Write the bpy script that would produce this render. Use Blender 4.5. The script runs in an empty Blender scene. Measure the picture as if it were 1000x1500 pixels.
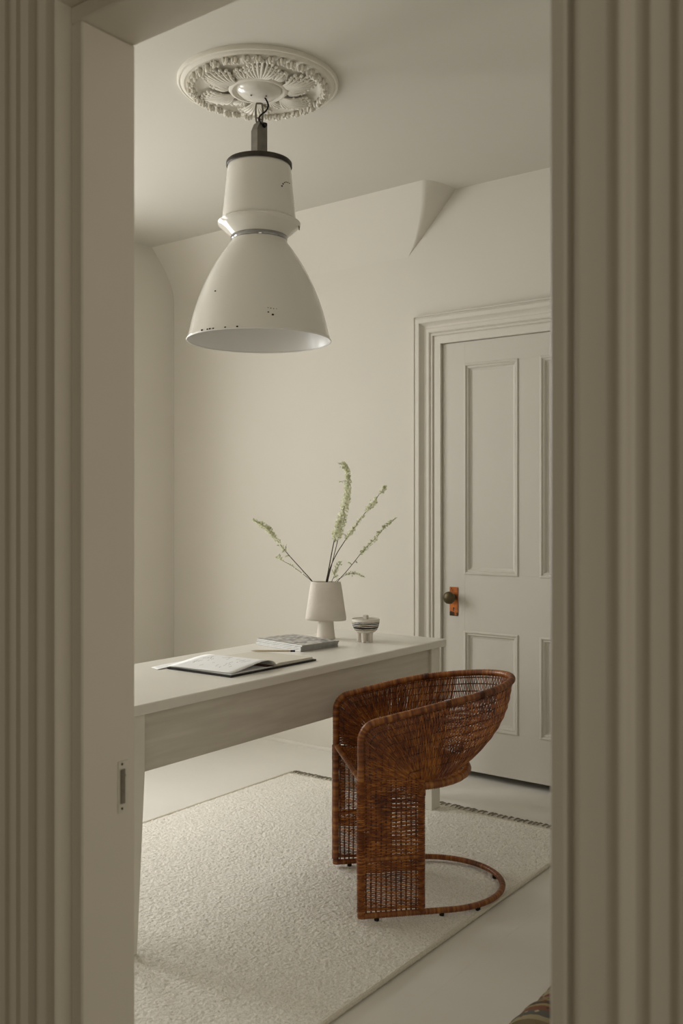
import bpy, math, random
import numpy as np
from math import sin, cos, pi, radians, sqrt
random.seed(7)
np.random.seed(7)
SC = bpy.context.scene
COL = SC.collection

# ------------------------------------------------------------------ camera
H = 1.35
cam_d = bpy.data.cameras.new('camera')
cam_d.sensor_fit = 'VERTICAL'; cam_d.sensor_height = 36.0; cam_d.sensor_width = 24.0
cam_d.lens = 1393.0 / 1500.0 * 36.0
cam_d.shift_y = -7.0 / 1500.0
cam_d.clip_start = 0.05
cam_d.dof.use_dof = True; cam_d.dof.focus_distance = 3.7; cam_d.dof.aperture_fstop = 5.6
cam = bpy.data.objects.new('camera', cam_d); COL.objects.link(cam)
cam.location = (0, 0, H)
cam.rotation_euler = (radians(90), 0, math.atan(1045.0 / 1393.0))
SC.camera = cam
# ------------------------------------------------------------------ world, lights, exposure
w = bpy.data.worlds.new('overcast_sky'); SC.world = w; w.use_nodes = True
w.node_tree.nodes['Background'].inputs['Color'].default_value = (0.80, 0.88, 1.0, 1)
w.node_tree.nodes['Background'].inputs['Strength'].default_value = 1.0

def area(name, loc, rot, sx, sy, power, col, spread=180):
    d = bpy.data.lights.new(name, 'AREA'); d.shape = 'RECTANGLE'; d.size = sx; d.size_y = sy
    d.energy = power; d.color = col; d.spread = radians(spread)
    o = bpy.data.objects.new(name, d); COL.objects.link(o)
    o.location = loc; o.rotation_euler = rot
    return o
# daylight arriving at the two left-hand windows of the room (facing +x)
WIN_Y = [(1.40, 2.10), (2.46, 3.16)]
WZ0, WZ1 = 0.66, 2.70
for i, (a, b) in enumerate(WIN_Y):
    area('window_daylight', (-4.86, (a + b) / 2, (WZ0 + WZ1) / 2 + 0.12), (0, radians(-73), 0), WZ1 - WZ0 + 0.1, b - a + 0.16, 56.0, (1.0, 0.985, 0.955))
# weak light of the hall, high behind the camera
area('hall_light', (1.55, -1.2, 1.7), (radians(90), 0, radians(48)), 1.1, 1.7, 13.0, (1.0, 0.93, 0.80))
SC.view_settings.view_transform = 'Standard'
SC.view_settings.look = 'None'
SC.view_settings.gamma = 1.0
SC.view_settings.use_curve_mapping = False
SC.view_settings.exposure = 0.0

# ------------------------------------------------------------------ materials
def srgb(r, g, b):
    f = lambda c: ((c / 255) / 12.92) if c / 255 <= 0.04045 else (((c / 255) + 0.055) / 1.055) ** 2.4
    return (f(r), f(g), f(b), 1)

class NT:
    def __init__(s, name):
        s.m = bpy.data.materials.new(name); s.m.use_nodes = True
        s.t = s.m.node_tree; s.b = s.t.nodes['Principled BSDF']
    def n(s, typ, **kw):
        o = s.t.nodes.new(typ)
        for k, v in kw.items():
            if k in o.inputs: o.inputs[k].default_value = v
            else: setattr(o, k, v)
        return o
    def l(s, a, b): s.t.links.new(a, b)

def paint(name, col, rough=0.6, var=0.04, scale=3.0, bump=0.02, bscale=60.0, spec=0.3, blotch=None):
    N = NT(name)
    tc = N.n('ShaderNodeTexCoord')
    nz = N.n('ShaderNodeTexNoise'); nz.inputs['Scale'].default_value = scale; nz.inputs['Detail'].default_value = 6
    N.l(tc.outputs['Object'], nz.inputs['Vector'])
    r = N.n('ShaderNodeValToRGB')
    r.color_ramp.elements[0].position = 0.3; r.color_ramp.elements[1].position = 0.7
    r.color_ramp.elements[0].color = tuple(c * (1 - var) for c in col[:3]) + (1,)
    r.color_ramp.elements[1].color = tuple(min(1, c * (1 + var)) for c in col[:3]) + (1,)
    N.l(nz.outputs['Fac'], r.inputs['Fac']); out = r.outputs['Color']
    if blotch:
        n2 = N.n('ShaderNodeTexNoise'); n2.inputs['Scale'].default_value = blotch[1]; n2.inputs['Detail'].default_value = 4
        N.l(tc.outputs['Object'], n2.inputs['Vector'])
        r2 = N.n('ShaderNodeValToRGB'); r2.color_ramp.elements[0].position = blotch[2]; r2.color_ramp.elements[1].position = blotch[2] + 0.03
        N.l(n2.outputs['Fac'], r2.inputs['Fac'])
        mx = N.n('ShaderNodeMix', data_type='RGBA'); mx.inputs['B'].default_value = blotch[0]
        N.l(r2.outputs['Color'], mx.inputs['Factor']); N.l(out, mx.inputs['A']); out = mx.outputs['Result']
    N.l(out, N.b.inputs['Base Color'])
    N.b.inputs['Roughness'].default_value = rough
    N.b.inputs['Specular IOR Level'].default_value = spec
    nb = N.n('ShaderNodeTexNoise'); nb.inputs['Scale'].default_value = bscale; nb.inputs['Detail'].default_value = 5
    N.l(tc.outputs['Object'], nb.inputs['Vector'])
    bp = N.n('ShaderNodeBump'); bp.inputs['Strength'].default_value = bump * 10; bp.inputs['Distance'].default_value = 0.002
    N.l(nb.outputs['Fac'], bp.inputs['Height']); N.l(bp.outputs['Normal'], N.b.inputs['Normal'])
    return N.m

CREAM = (0.75, 0.715, 0.640, 1)
M = {}
M['wall'] = paint('wall_paint', CREAM, 0.85, 0.015, 1.2, 0.02, 90, 0.2)
M['ceiling'] = paint('ceiling_paint', (0.67, 0.645, 0.575, 1), 0.9, 0.012, 1.0, 0.02, 70, 0.2)
M['trim'] = paint('trim_paint', (0.74, 0.705, 0.63, 1), 0.42, 0.015, 2.0, 0.01, 40, 0.4)
M['halltrim'] = paint('hall_trim_paint', (0.72, 0.665, 0.57, 1), 0.45, 0.02, 2.0, 0.01, 40, 0.4)
M['door'] = paint('door_paint', (0.665, 0.635, 0.565, 1), 0.40, 0.015, 2.0, 0.01, 30, 0.4)
M['floor'] = paint('floor_paint', (0.81, 0.78, 0.715, 1), 0.42, 0.03, 2.5, 0.02, 25, 0.35, blotch=((0.45, 0.40, 0.33, 1), 55, 0.80))
M['desktop'] = paint('desk_top_paint', (0.80, 0.765, 0.69, 1), 0.33, 0.02, 3.0, 0.02, 20, 0.5, blotch=((0.40, 0.34, 0.27, 1), 38, 0.75))
M['desk'] = paint('desk_paint', (0.78, 0.74, 0.65, 1), 0.5, 0.05, 6.0, 0.03, 30, 0.35, blotch=((0.30, 0.25, 0.19, 1), 45, 0.77))
def apron_mat():
    N = NT('worn_apron_paint'); tc = N.n('ShaderNodeTexCoord')
    mp = N.n('ShaderNodeMapping'); mp.inputs['Scale'].default_value = (4, 2.2, 26); N.l(tc.outputs['Object'], mp.inputs[0])
    nz = N.n('ShaderNodeTexNoise'); nz.inputs['Scale'].default_value = 1.6; nz.inputs['Detail'].default_value = 7; nz.inputs['Distortion'].default_value = 0.4; N.l(mp.outputs[0], nz.inputs['Vector'])
    r = N.n('ShaderNodeValToRGB'); e = r.color_ramp.elements
    e[0].position = 0.3; e[0].color = (0.59, 0.54, 0.455, 1); e[1].position = 0.7; e[1].color = (0.70, 0.655, 0.565, 1)
    N.l(nz.outputs['Fac'], r.inputs['Fac']); N.l(r.outputs['Color'], N.b.inputs['Base Color']); N.b.inputs['Roughness'].default_value = 0.5
    bp = N.n('ShaderNodeBump'); bp.inputs['Strength'].default_value = 0.3; bp.inputs['Distance'].default_value = 0.001
    N.l(nz.outputs['Fac'], bp.inputs['Height']); N.l(bp.outputs['Normal'], N.b.inputs['Normal']); return N.m
M['apron'] = apron_mat()
M['plaster'] = paint('plaster', (0.80, 0.76, 0.67, 1), 0.8, 0.02, 20.0, 0.04, 120, 0.25)
M['gap'] = paint('dark_gap', (0.03, 0.026, 0.02, 1), 0.9)
M['black'] = paint('black_rubber', (0.012, 0.011, 0.010, 1), 0.45, 0.1)
M['steel'] = paint('grey_steel', (0.20, 0.185, 0.155, 1), 0.42, 0.18, 25, 0.05, 80, 0.5); M['steel'].node_tree.nodes['Principled BSDF'].inputs['Metallic'].default_value = 0.45
M['darksteel'] = paint('dark_steel', (0.060, 0.052, 0.042, 1), 0.42, 0.2, 20, 0.05, 60, 0.5); M['darksteel'].node_tree.nodes['Principled BSDF'].inputs['Metallic'].default_value = 0.7
M['chrome'] = paint('chrome_band', (0.35, 0.35, 0.35, 1), 0.18, 0.05); M['chrome'].node_tree.nodes['Principled BSDF'].inputs['Metallic'].default_value = 1.0
M['bronze'] = paint('aged_bronze', (0.10, 0.075, 0.04, 1), 0.38, 0.3, 40, 0.05, 60, 0.5); M['bronze'].node_tree.nodes['Principled BSDF'].inputs['Metallic'].default_value = 0.8
M['copper'] = paint('worn_copper_plate', (0.42, 0.13, 0.035, 1), 0.40, 0.4, 45, 0.05, 60, 0.5, blotch=((0.06, 0.035, 0.02, 1), 16, 0.50)); M['copper'].node_tree.nodes['Principled BSDF'].inputs['Metallic'].default_value = 0.75
M['strike'] = paint('painted_strike', (0.70, 0.65, 0.56, 1), 0.4, 0.05, 60)
M['leadgrey'] = paint('worn_lead_grey', (0.20, 0.18, 0.14, 1), 0.4, 0.2, 50)
M['vase'] = paint('matt_ceramic', (0.74, 0.68, 0.60, 1), 0.75, 0.05, 14, 0.05, 140, 0.3, blotch=((0.40, 0.34, 0.27, 1), 70, 0.78))
M['vasein'] = paint('vase_inside', (0.10, 0.085, 0.07, 1), 0.9)
M['paper'] = paint('white_paper', (0.88, 0.88, 0.865, 1), 0.7, 0.01)
M['cream_paper'] = paint('cream_paper', (0.72, 0.68, 0.58, 1), 0.7, 0.02)
M['brown_paper'] = paint('brown_end_paper', (0.12, 0.06, 0.03, 1), 0.7, 0.1)
M['stem'] = paint('twig_bark', (0.055, 0.042, 0.028, 1), 0.7, 0.2, 90)
M['petal'] = paint('blossom_petal', (0.93, 0.93, 0.76, 1), 0.6, 0.07, 60)
def petal_mat():
    N = NT('blossom_petal'); N.b.inputs['Base Color'].default_value = (0.93, 0.92, 0.76, 1); N.b.inputs['Roughness'].default_value = 0.6
    tr = N.n('ShaderNodeBsdfTranslucent'); tr.inputs['Color'].default_value = (0.88, 0.91, 0.72, 1)
    mx = N.n('ShaderNodeMixShader'); mx.inputs[0].default_value = 0.42
    N.l(N.b.outputs[0], mx.inputs[1]); N.l(tr.outputs[0], mx.inputs[2]); N.l(mx.outputs[0], N.t.nodes['Material Output'].inputs['Surface']); return N.m
M['petal'] = petal_mat()
M['leaf'] = paint('young_leaf', (0.52, 0.58, 0.30, 1), 0.55, 0.25, 60)
M['penwood'] = paint('pen_body', (0.62, 0.53, 0.40, 1), 0.5, 0.04)
M['binding'] = paint('rug_binding', (0.80, 0.75, 0.64, 1), 0.95, 0.1, 200, 0.1, 400, 0.1)
M['knots'] = paint('fringe_knots', (0.30, 0.27, 0.22, 1), 0.95, 0.3, 100)
M['flatweave'] = paint('rug_flat_end', (0.70, 0.65, 0.54, 1), 0.95, 0.08, 120, 0.1, 400, 0.1)
M['thread'] = paint('loose_thread', (0.30, 0.24, 0.17, 1), 0.9, 0.2, 100)

def enamel():
    N = NT('white_enamel')
    N.b.inputs['Base Color'].default_value = (0.80, 0.77, 0.70, 1)
    N.b.inputs['Roughness'].default_value = 0.11
    N.b.inputs['Specular IOR Level'].default_value = 0.5
    tc = N.n('ShaderNodeTexCoord')
    nb = N.n('ShaderNodeTexNoise'); nb.inputs['Scale'].default_value = 9; N.l(tc.outputs['Object'], nb.inputs['Vector'])
    bp = N.n('ShaderNodeBump'); bp.inputs['Strength'].default_value = 0.25; bp.inputs['Distance'].default_value = 0.004
    N.l(nb.outputs['Fac'], bp.inputs['Height']); N.l(bp.outputs['Normal'], N.b.inputs['Normal'])
    return N.m
M['enamel'] = enamel()
M['enamel_in'] = paint('enamel_inside', (0.80, 0.79, 0.76, 1), 0.3, 0.01, 5, 0.005, 20, 0.5)
M['chip'] = paint('bare_iron_chip', (0.02, 0.015, 0.012, 1), 0.8, 0.3, 200)

def rattan(name, dark, mid, light, rough=0.42, freq=26.0):
    # uv.x = random number of the strand, uv.y = metres along it
    N = NT(name)
    uv = N.n('ShaderNodeUVMap'); sp = N.n('ShaderNodeSeparateXYZ'); N.l(uv.outputs['UV'], sp.inputs[0])
    cmb = N.n('ShaderNodeCombineXYZ')
    m1 = N.n('ShaderNodeMath', operation='MULTIPLY'); m1.inputs[1].default_value = 37.0; N.l(sp.outputs[0], m1.inputs[0])
    N.l(m1.outputs[0], cmb.inputs[0]); m2 = N.n('ShaderNodeMath', operation='MULTIPLY'); m2.inputs[1].default_value = freq
    N.l(sp.outputs[1], m2.inputs[0]); N.l(m2.outputs[0], cmb.inputs[1])
    nz = N.n('ShaderNodeTexNoise'); nz.inputs['Scale'].default_value = 1.0; nz.inputs['Detail'].default_value = 3
    N.l(cmb.outputs[0], nz.inputs['Vector'])
    tc = N.n('ShaderNodeTexCoord'); n2 = N.n('ShaderNodeTexNoise'); n2.inputs['Scale'].default_value = 9; n2.inputs['Detail'].default_value = 4
    N.l(tc.outputs['Object'], n2.inputs['Vector'])
    av = N.n('ShaderNodeMath', operation='MULTIPLY_ADD'); av.inputs[1].default_value = 1.5; N.l(nz.outputs['Fac'], av.inputs[0]); N.l(n2.outputs['Fac'], av.inputs[2])
    hv = N.n('ShaderNodeMath', operation='MULTIPLY'); hv.inputs[1].default_value = 0.4; N.l(av.outputs[0], hv.inputs[0])
    r = N.n('ShaderNodeValToRGB'); e = r.color_ramp.elements
    e[0].position = 0.37; e[0].color = dark; e[1].position = 0.62; e[1].color = light
    k = e.new(0.50); k.color = mid
    N.l(hv.outputs[0], r.inputs['Fac']); N.l(r.outputs['Color'], N.b.inputs['Base Color'])
    N.b.inputs['Roughness'].default_value = rough; N.b.inputs['Specular IOR Level'].default_value = 0.5
    return N.m
M['cane'] = rattan('rattan_weave', (0.075, 0.014, 0.003, 1), (0.27, 0.075, 0.011, 1), (0.52, 0.20, 0.036, 1))
M['pole'] = rattan('rattan_wrapped_frame', (0.085, 0.018, 0.005, 1), (0.25, 0.075, 0.014, 1), (0.46, 0.19, 0.042, 1), 0.38, 75.0)
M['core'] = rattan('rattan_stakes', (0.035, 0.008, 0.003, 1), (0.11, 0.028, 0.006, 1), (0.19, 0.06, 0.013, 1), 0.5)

def rugmat():
    N = NT('cream_wool_pile')
    tc = N.n('ShaderNodeTexCoord')
    n1 = N.n('ShaderNodeTexNoise'); n1.inputs['Scale'].default_value = 200; n1.inputs['Detail'].default_value = 6
    N.l(tc.outputs['Object'], n1.inputs['Vector'])
    r = N.n('ShaderNodeValToRGB'); e = r.color_ramp.elements
    e[0].position = 0.28; e[0].color = (0.68, 0.635, 0.54, 1); e[1].position = 0.52; e[1].color = (0.93, 0.895, 0.815, 1)
    N.l(n1.outputs['Fac'], r.inputs['Fac']); N.l(r.outputs['Color'], N.b.inputs['Base Color'])
    N.b.inputs['Roughness'].default_value = 0.95; N.b.inputs['Specular IOR Level'].default_value = 0.1
    n2 = N.n('ShaderNodeTexNoise'); n2.inputs['Scale'].default_value = 230; n2.inputs['Detail'].default_value = 4
    N.l(tc.outputs['Object'], n2.inputs['Vector'])
    bp = N.n('ShaderNodeBump'); bp.inputs['Strength'].default_value = 0.7; bp.inputs['Distance'].default_value = 0.004
    N.l(n2.outputs['Fac'], bp.inputs['Height']); N.l(bp.outputs['Normal'], N.b.inputs['Normal'])
    return N.m
M['pile'] = rugmat()

def glass():
    N = NT('window_glass'); N.t.nodes.remove(N.b)
    tr = N.n('ShaderNodeBsdfTransparent'); gl = N.n('ShaderNodeBsdfGlossy'); gl.inputs['Roughness'].default_value = 0.02
    mx = N.n('ShaderNodeMixShader'); mx.inputs[0].default_value = 0.07
    N.l(tr.outputs[0], mx.inputs[1]); N.l(gl.outputs[0], mx.inputs[2])
    N.l(mx.outputs[0], N.t.nodes['Material Output'].inputs['Surface'])
    return N.m
M['glass'] = glass()

def jar_mat():
    N = NT('striped_ceramic')
    tc = N.n('ShaderNodeTexCoord'); sp = N.n('ShaderNodeSeparateXYZ'); N.l(tc.outputs['Object'], sp.inputs[0])
    nz = N.n('ShaderNodeTexNoise'); nz.inputs['Scale'].default_value = 14; nz.inputs['Detail'].default_value = 3
    mp = N.n('ShaderNodeMapping'); mp.inputs['Scale'].default_value = (1, 1, 6); N.l(tc.outputs['Object'], mp.inputs[0]); N.l(mp.outputs[0], nz.inputs['Vector'])
    m = N.n('ShaderNodeMath', operation='MULTIPLY_ADD'); m.inputs[1].default_value = 0.011; N.l(nz.outputs['Fac'], m.inputs[0]); N.l(sp.outputs[2], m.inputs[2])
    r = N.n('ShaderNodeValToRGB'); r.color_ramp.interpolation = 'CONSTANT'
    W = (0.76, 0.71, 0.63, 1); B = (0.022, 0.020, 0.018, 1)
    mr = N.n('ShaderNodeMapRange'); mr.inputs['From Min'].default_value = 0.04; mr.inputs['From Max'].default_value = 0.115
    N.l(m.outputs[0], mr.inputs['Value']); N.l(mr.outputs[0], r.inputs['Fac'])
    e = r.color_ramp.elements; e[0].position = 0; e[0].color = W; e[1].position = 0.245; e[1].color = B
    for p, c in ((0.29, W), (0.34, B), (0.47, W), (0.50, B), (0.545, W), (0.60, B), (0.655, W), (0.69, B), (0.715, W)):
        k = e.new(p); k.color = c
    N.l(r.outputs['Color'], N.b.inputs['Base Color']); N.b.inputs['Roughness'].default_value = 0.5
    return N.m
M['jar'] = jar_mat()

def cover_mat():
    N = NT('printed_cover')
    tc = N.n('ShaderNodeTexCoord')
    v = N.n('ShaderNodeTexVoronoi'); v.inputs['Scale'].default_value = 42
    nz = N.n('ShaderNodeTexNoise'); nz.inputs['Scale'].default_value = 16; nz.inputs['Detail'].default_value = 8; nz.inputs['Distortion'].default_value = 1.8
    N.l(tc.outputs['Object'], v.inputs['Vector']); N.l(tc.outputs['Object'], nz.inputs['Vector'])
    ad = N.n('ShaderNodeMath', operation='MULTIPLY'); N.l(v.outputs['Distance'], ad.inputs[0]); ad.inputs[1].default_value = 0.5
    a2 = N.n('ShaderNodeMath', operation='ADD'); N.l(ad.outputs[0], a2.inputs[0]); N.l(nz.outputs['Fac'], a2.inputs[1])
    r = N.n('ShaderNodeValToRGB'); e = r.color_ramp.elements
    e[0].position = 0.50; e[0].color = (0.06, 0.058, 0.053, 1); e[1].position = 0.84; e[1].color = (0.56, 0.545, 0.51, 1)
    k = e.new(0.66); k.color = (0.22, 0.22, 0.215, 1)
    N.l(a2.outputs[0], r.inputs['Fac']); N.l(r.outputs['Color'], N.b.inputs['Base Color']); N.b.inputs['Roughness'].default_value = 0.35
    return N.m
M['cover'] = cover_mat()

def edges_mat():
    N = NT('page_edges')
    tc = N.n('ShaderNodeTexCoord'); wv = N.n('ShaderNodeTexWave'); wv.bands_direction = 'Z'; wv.inputs['Scale'].default_value = 260; wv.inputs['Distortion'].default_value = 0.6
    N.l(tc.outputs['Object'], wv.inputs['Vector'])
    r = N.n('ShaderNodeValToRGB'); e = r.color_ramp.elements
    e[0].color = (0.50, 0.49, 0.46, 1); e[1].color = (0.80, 0.79, 0.76, 1)
    N.l(wv.outputs['Fac'], r.inputs['Fac']); N.l(r.outputs['Color'], N.b.inputs['Base Color']); N.b.inputs['Roughness'].default_value = 0.8
    return N.m
M['spine'] = paint('grey_spine', (0.36, 0.35, 0.33, 1), 0.5, 0.1, 30)
M['edges'] = edges_mat()

def kilim_mat():
    # local z runs along the roll: coloured bands across it, small figures inside the bands
    N = NT('patterned_kilim')
    uv = N.n('ShaderNodeUVMap'); sp = N.n('ShaderNodeSeparateXYZ'); N.l(uv.outputs['UV'], sp.inputs[0])
    dis = N.n('ShaderNodeTexNoise'); dis.inputs['Scale'].default_value = 30; N.l(uv.outputs['UV'], dis.inputs['Vector'])
    ma = N.n('ShaderNodeMath', operation='MULTIPLY_ADD'); ma.inputs[1].default_value = 0.014; N.l(dis.outputs['Fac'], ma.inputs[0]); N.l(sp.outputs[1], ma.inputs[2])
    mul = N.n('ShaderNodeMath', operation='MULTIPLY'); mul.inputs[1].default_value = 4.6; N.l(ma.outputs[0], mul.inputs[0])
    fr = N.n('ShaderNodeMath', operation='FRACT'); N.l(mul.outputs[0], fr.inputs[0])
    r = N.n('ShaderNodeValToRGB'); r.color_ramp.interpolation = 'CONSTANT'; e = r.color_ramp.elements
    e[0].position = 0; e[0].color = (0.30, 0.25, 0.15, 1); e[1].position = 0.10; e[1].color = (0.11, 0.105, 0.085, 1)
    for p, c in ((.22, (.19, .085, .055, 1)), (.33, (.28, .22, .12, 1)), (.38, (.09, .07, .05, 1)), (.44, (.24, .19, .11, 1)), (.62, (.17, .075, .05, 1)), (.70, (.33, .28, .18, 1)), (.84, (.07, .075, .065, 1)), (.90, (.20, .08, .05, 1))):
        k = e.new(p); k.color = c
    N.l(fr.outputs[0], r.inputs['Fac'])
    mp = N.n('ShaderNodeMapping'); mp.inputs['Scale'].default_value = (26, 26, 1); N.l(uv.outputs['UV'], mp.inputs[0])
    v = N.n('ShaderNodeTexVoronoi'); v.distance = 'MANHATTAN'; v.inputs['Scale'].default_value = 1.5; v.inputs['Randomness'].default_value = 0.55; N.l(mp.outputs[0], v.inputs['Vector'])
    r2 = N.n('ShaderNodeValToRGB'); r2.color_ramp.elements[0].position = 0.40; r2.color_ramp.elements[1].position = 0.43
    r2.color_ramp.elements[0].color = (1, 1, 1, 1); r2.color_ramp.elements[1].color = (0, 0, 0, 1)
    N.l(v.outputs['Distance'], r2.inputs['Fac'])
    c2 = N.n('ShaderNodeValToRGB'); c2.color_ramp.interpolation = 'CONSTANT'
    c2.color_ramp.elements[0].color = (.07, .07, .05, 1); c2.color_ramp.elements[1].position = .45; c2.color_ramp.elements[1].color = (.36, .31, .21, 1)
    k = c2.color_ramp.elements.new(.75); k.color = (.22, .07, .04, 1)
    N.l(v.outputs['Color'], c2.inputs['Fac'])
    mx = N.n('ShaderNodeMix', data_type='RGBA'); N.l(r2.outputs['Color'], mx.inputs['Factor']); N.l(r.outputs['Color'], mx.inputs['A']); N.l(c2.outputs['Color'], mx.inputs['B'])
    N.l(mx.outputs['Result'], N.b.inputs['Base Color']); N.b.inputs['Roughness'].default_value = 0.95
    N.b.inputs['Specular IOR Level'].default_value = 0.1
    nb = N.n('ShaderNodeTexNoise'); nb.inputs['Scale'].default_value = 300; N.l(uv.outputs['UV'], nb.inputs['Vector'])
    bp = N.n('ShaderNodeBump'); bp.inputs['Strength'].default_value = 0.6; bp.inputs['Distance'].default_value = 0.003
    N.l(nb.outputs['Fac'], bp.inputs['Height']); N.l(bp.outputs['Normal'], N.b.inputs['Normal'])
    return N.m
M['kilim'] = kilim_mat()

# ------------------------------------------------------------------ mesh helpers
def V(*a): return np.array(a, dtype=float)
def nrm(v):
    n = np.linalg.norm(v); return v / n if n > 1e-12 else v

class MB:
    def __init__(s): s.v = []; s.f = []; s.uv = []; s.mi = []; s.cur = 0
    def addv(s, p, uv=(0, 0)):
        s.v.append((float(p[0]), float(p[1]), float(p[2]))); s.uv.append((float(uv[0]), float(uv[1]))); return len(s.v) - 1
    def face(s, *idx): s.f.append(tuple(idx)); s.mi.append(s.cur)
    def box(s, x0, x1, y0, y1, z0, z1, bev=0.0):
        x0, x1 = min(x0, x1), max(x0, x1); y0, y1 = min(y0, y1), max(y0, y1); z0, z1 = min(z0, z1), max(z0, z1)
        if bev <= 0:
            i = [s.addv((x, y, z)) for z in (z0, z1) for y in (y0, y1) for x in (x0, x1)]
            for q in ((0, 2, 3, 1), (4, 5, 7, 6), (0, 1, 5, 4), (2, 6, 7, 3), (0, 4, 6, 2), (1, 3, 7, 5)): s.face(*[i[k] for k in q])
            return
        b = min(bev, (x1 - x0) / 2.01, (y1 - y0) / 2.01, (z1 - z0) / 2.01)
        # chamfered box: 24 vertices
        lo = (x0, y0, z0); hi = (x1, y1, z1); idx = {}
        for sx in (0, 1):
            for sy in (0, 1):
                for sz in (0, 1):
                    sg = (sx, sy, sz)
                    for ax in range(3):
                        p = []
                        for k in range(3):
                            e = hi[k] if sg[k] else lo[k]; d = -1 if sg[k] else 1
                            p.append(e if k == ax else e + d * b)
                        idx[(sx, sy, sz, ax)] = s.addv(p)
        I = idx
        for sx in (0, 1):
            q = [I[(sx, 0, 0, 0)], I[(sx, 1, 0, 0)], I[(sx, 1, 1, 0)], I[(sx, 0, 1, 0)]]; s.face(*(q if sx else q[::-1]))
            q = [I[(0, sx, 0, 1)], I[(0, sx, 1, 1)], I[(1, sx, 1, 1)], I[(1, sx, 0, 1)]]; s.face(*(q if sx else q[::-1]))
            q = [I[(0, 0, sx, 2)], I[(1, 0, sx, 2)], I[(1, 1, sx, 2)], I[(0, 1, sx, 2)]]; s.face(*(q if sx else q[::-1]))
        for a in (0, 1):
            for c in (0, 1):
                f = lambda q, fl: s.face(*(q if fl else q[::-1]))
                f([I[(a, c, 0, 0)], I[(a, c, 0, 1)], I[(a, c, 1, 1)], I[(a, c, 1, 0)]], a == c)
                f([I[(a, 0, c, 0)], I[(a, 1, c, 0)], I[(a, 1, c, 2)], I[(a, 0, c, 2)]], a == c)
                f([I[(0, a, c, 1)], I[(0, a, c, 2)], I[(1, a, c, 2)], I[(1, a, c, 1)]], a == c)
        for sx in (0, 1):
            for sy in (0, 1):
                for sz in (0, 1):
                    q = [I[(sx, sy, sz, 0)], I[(sx, sy, sz, 1)], I[(sx, sy, sz, 2)]]
                    s.face(*(q if (sx + sy + sz) % 2 else q[::-1]))
    def tube(s, pts, r, n=8, closed=False, cap=True, rnd=None, flat=1.0, up=None):
        pts = [np.asarray(p, float) for p in pts]; N = len(pts)
        rr = r if hasattr(r, '__len__') else [r] * N
        rnd = random.random() if rnd is None else rnd
        tang = []
        for i in range(N):
            a = pts[(i - 1) % N] if (closed or i > 0) else pts[i]
            b = pts[(i + 1) % N] if (closed or i < N - 1) else pts[i]
            tang.append(nrm(b - a))
        u = np.asarray(up, float) if up is not None else (V(0, 0, 1) if abs(tang[0][2]) < 0.9 else V(1, 0, 0))
        u = nrm(u - tang[0] * (u @ tang[0])); L = 0; rings = []
        for i in range(N):
            t = tang[i]; u = nrm(u - t * (u @ t)); w_ = np.cross(t, u)
            if i: L += np.linalg.norm(pts[i] - pts[i - 1])
            rings.append([s.addv(pts[i] + rr[i] * (cos(2 * pi * k / n) * w_ + sin(2 * pi * k / n) * u * flat), (rnd, L)) for k in range(n)])
        for i in range(N if closed else N - 1):
            A = rings[i]; B = rings[(i + 1) % N]
            for k in range(n): s.face(A[k], A[(k + 1) % n], B[(k + 1) % n], B[k])
        if cap and not closed:
            s.face(*rings[0][::-1]); s.face(*rings[-1])
    def lathe(s, prof, n=48, cx=0, cy=0, sx=1.0, sy=1.0, closed_prof=False):
        rings = []
        for (r, z) in prof:
            if r < 1e-6: rings.append([s.addv((cx, cy, z))])
            else: rings.append([s.addv((cx + sx * r * cos(2 * pi * k / n), cy + sy * r * sin(2 * pi * k / n), z)) for k in range(n)])
        m = len(rings)
        for i in range(m if closed_prof else m - 1):
            A = rings[i]; B = rings[(i + 1) % m]
            for k in range(n):
                k2 = (k + 1) % n
                if len(A) == 1 and len(B) == 1: continue
                if len(A) == 1: s.face(A[0], B[k2], B[k])
                elif len(B) == 1: s.face(A[k], A[k2], B[0])
                else: s.face(A[k], A[k2], B[k2], B[k])
    def grid(s, P):   # P[i][j] points
        I = [[s.addv(p) for p in row] for row in P]
        for i in range(len(I) - 1):
            for j in range(len(I[0]) - 1): s.face(I[i][j], I[i][j + 1], I[i + 1][j + 1], I[i + 1][j])
    def prism(s, poly, ax, a0, a1):   # poly in the two other axes, extruded along ax
        def mk(p, a):
            q = list(p); q.insert(ax, a); return q
        A = [s.addv(mk(p, a0)) for p in poly]; B = [s.addv(mk(p, a1)) for p in poly]; n = len(poly)
        for k in range(n): s.face(A[k], A[(k + 1) % n], B[(k + 1) % n], B[k])
        s.face(*A[::-1]); s.face(*B)
    def sphere(s, c, r, n=12, m=8, sc=(1, 1, 1)):
        rings = []
        for i in range(m + 1):
            th = pi * i / m; z = cos(th)
            if i in (0, m): rings.append([s.addv((c[0], c[1], c[2] + r * z * sc[2]))])
            else: rings.append([s.addv((c[0] + r * sin(th) * cos(2 * pi * k / n) * sc[0], c[1] + r * sin(th) * sin(2 * pi * k / n) * sc[1], c[2] + r * z * sc[2])) for k in range(n)])
        for i in range(m):
            A = rings[i]; B = rings[i + 1]
            for k in range(n):
                k2 = (k + 1) % n
                if len(A) == 1: s.face(A[0], B[k], B[k2])
                elif len(B) == 1: s.face(A[k], B[0], A[k2])
                else: s.face(A[k], B[k], B[k2], A[k2])
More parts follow.
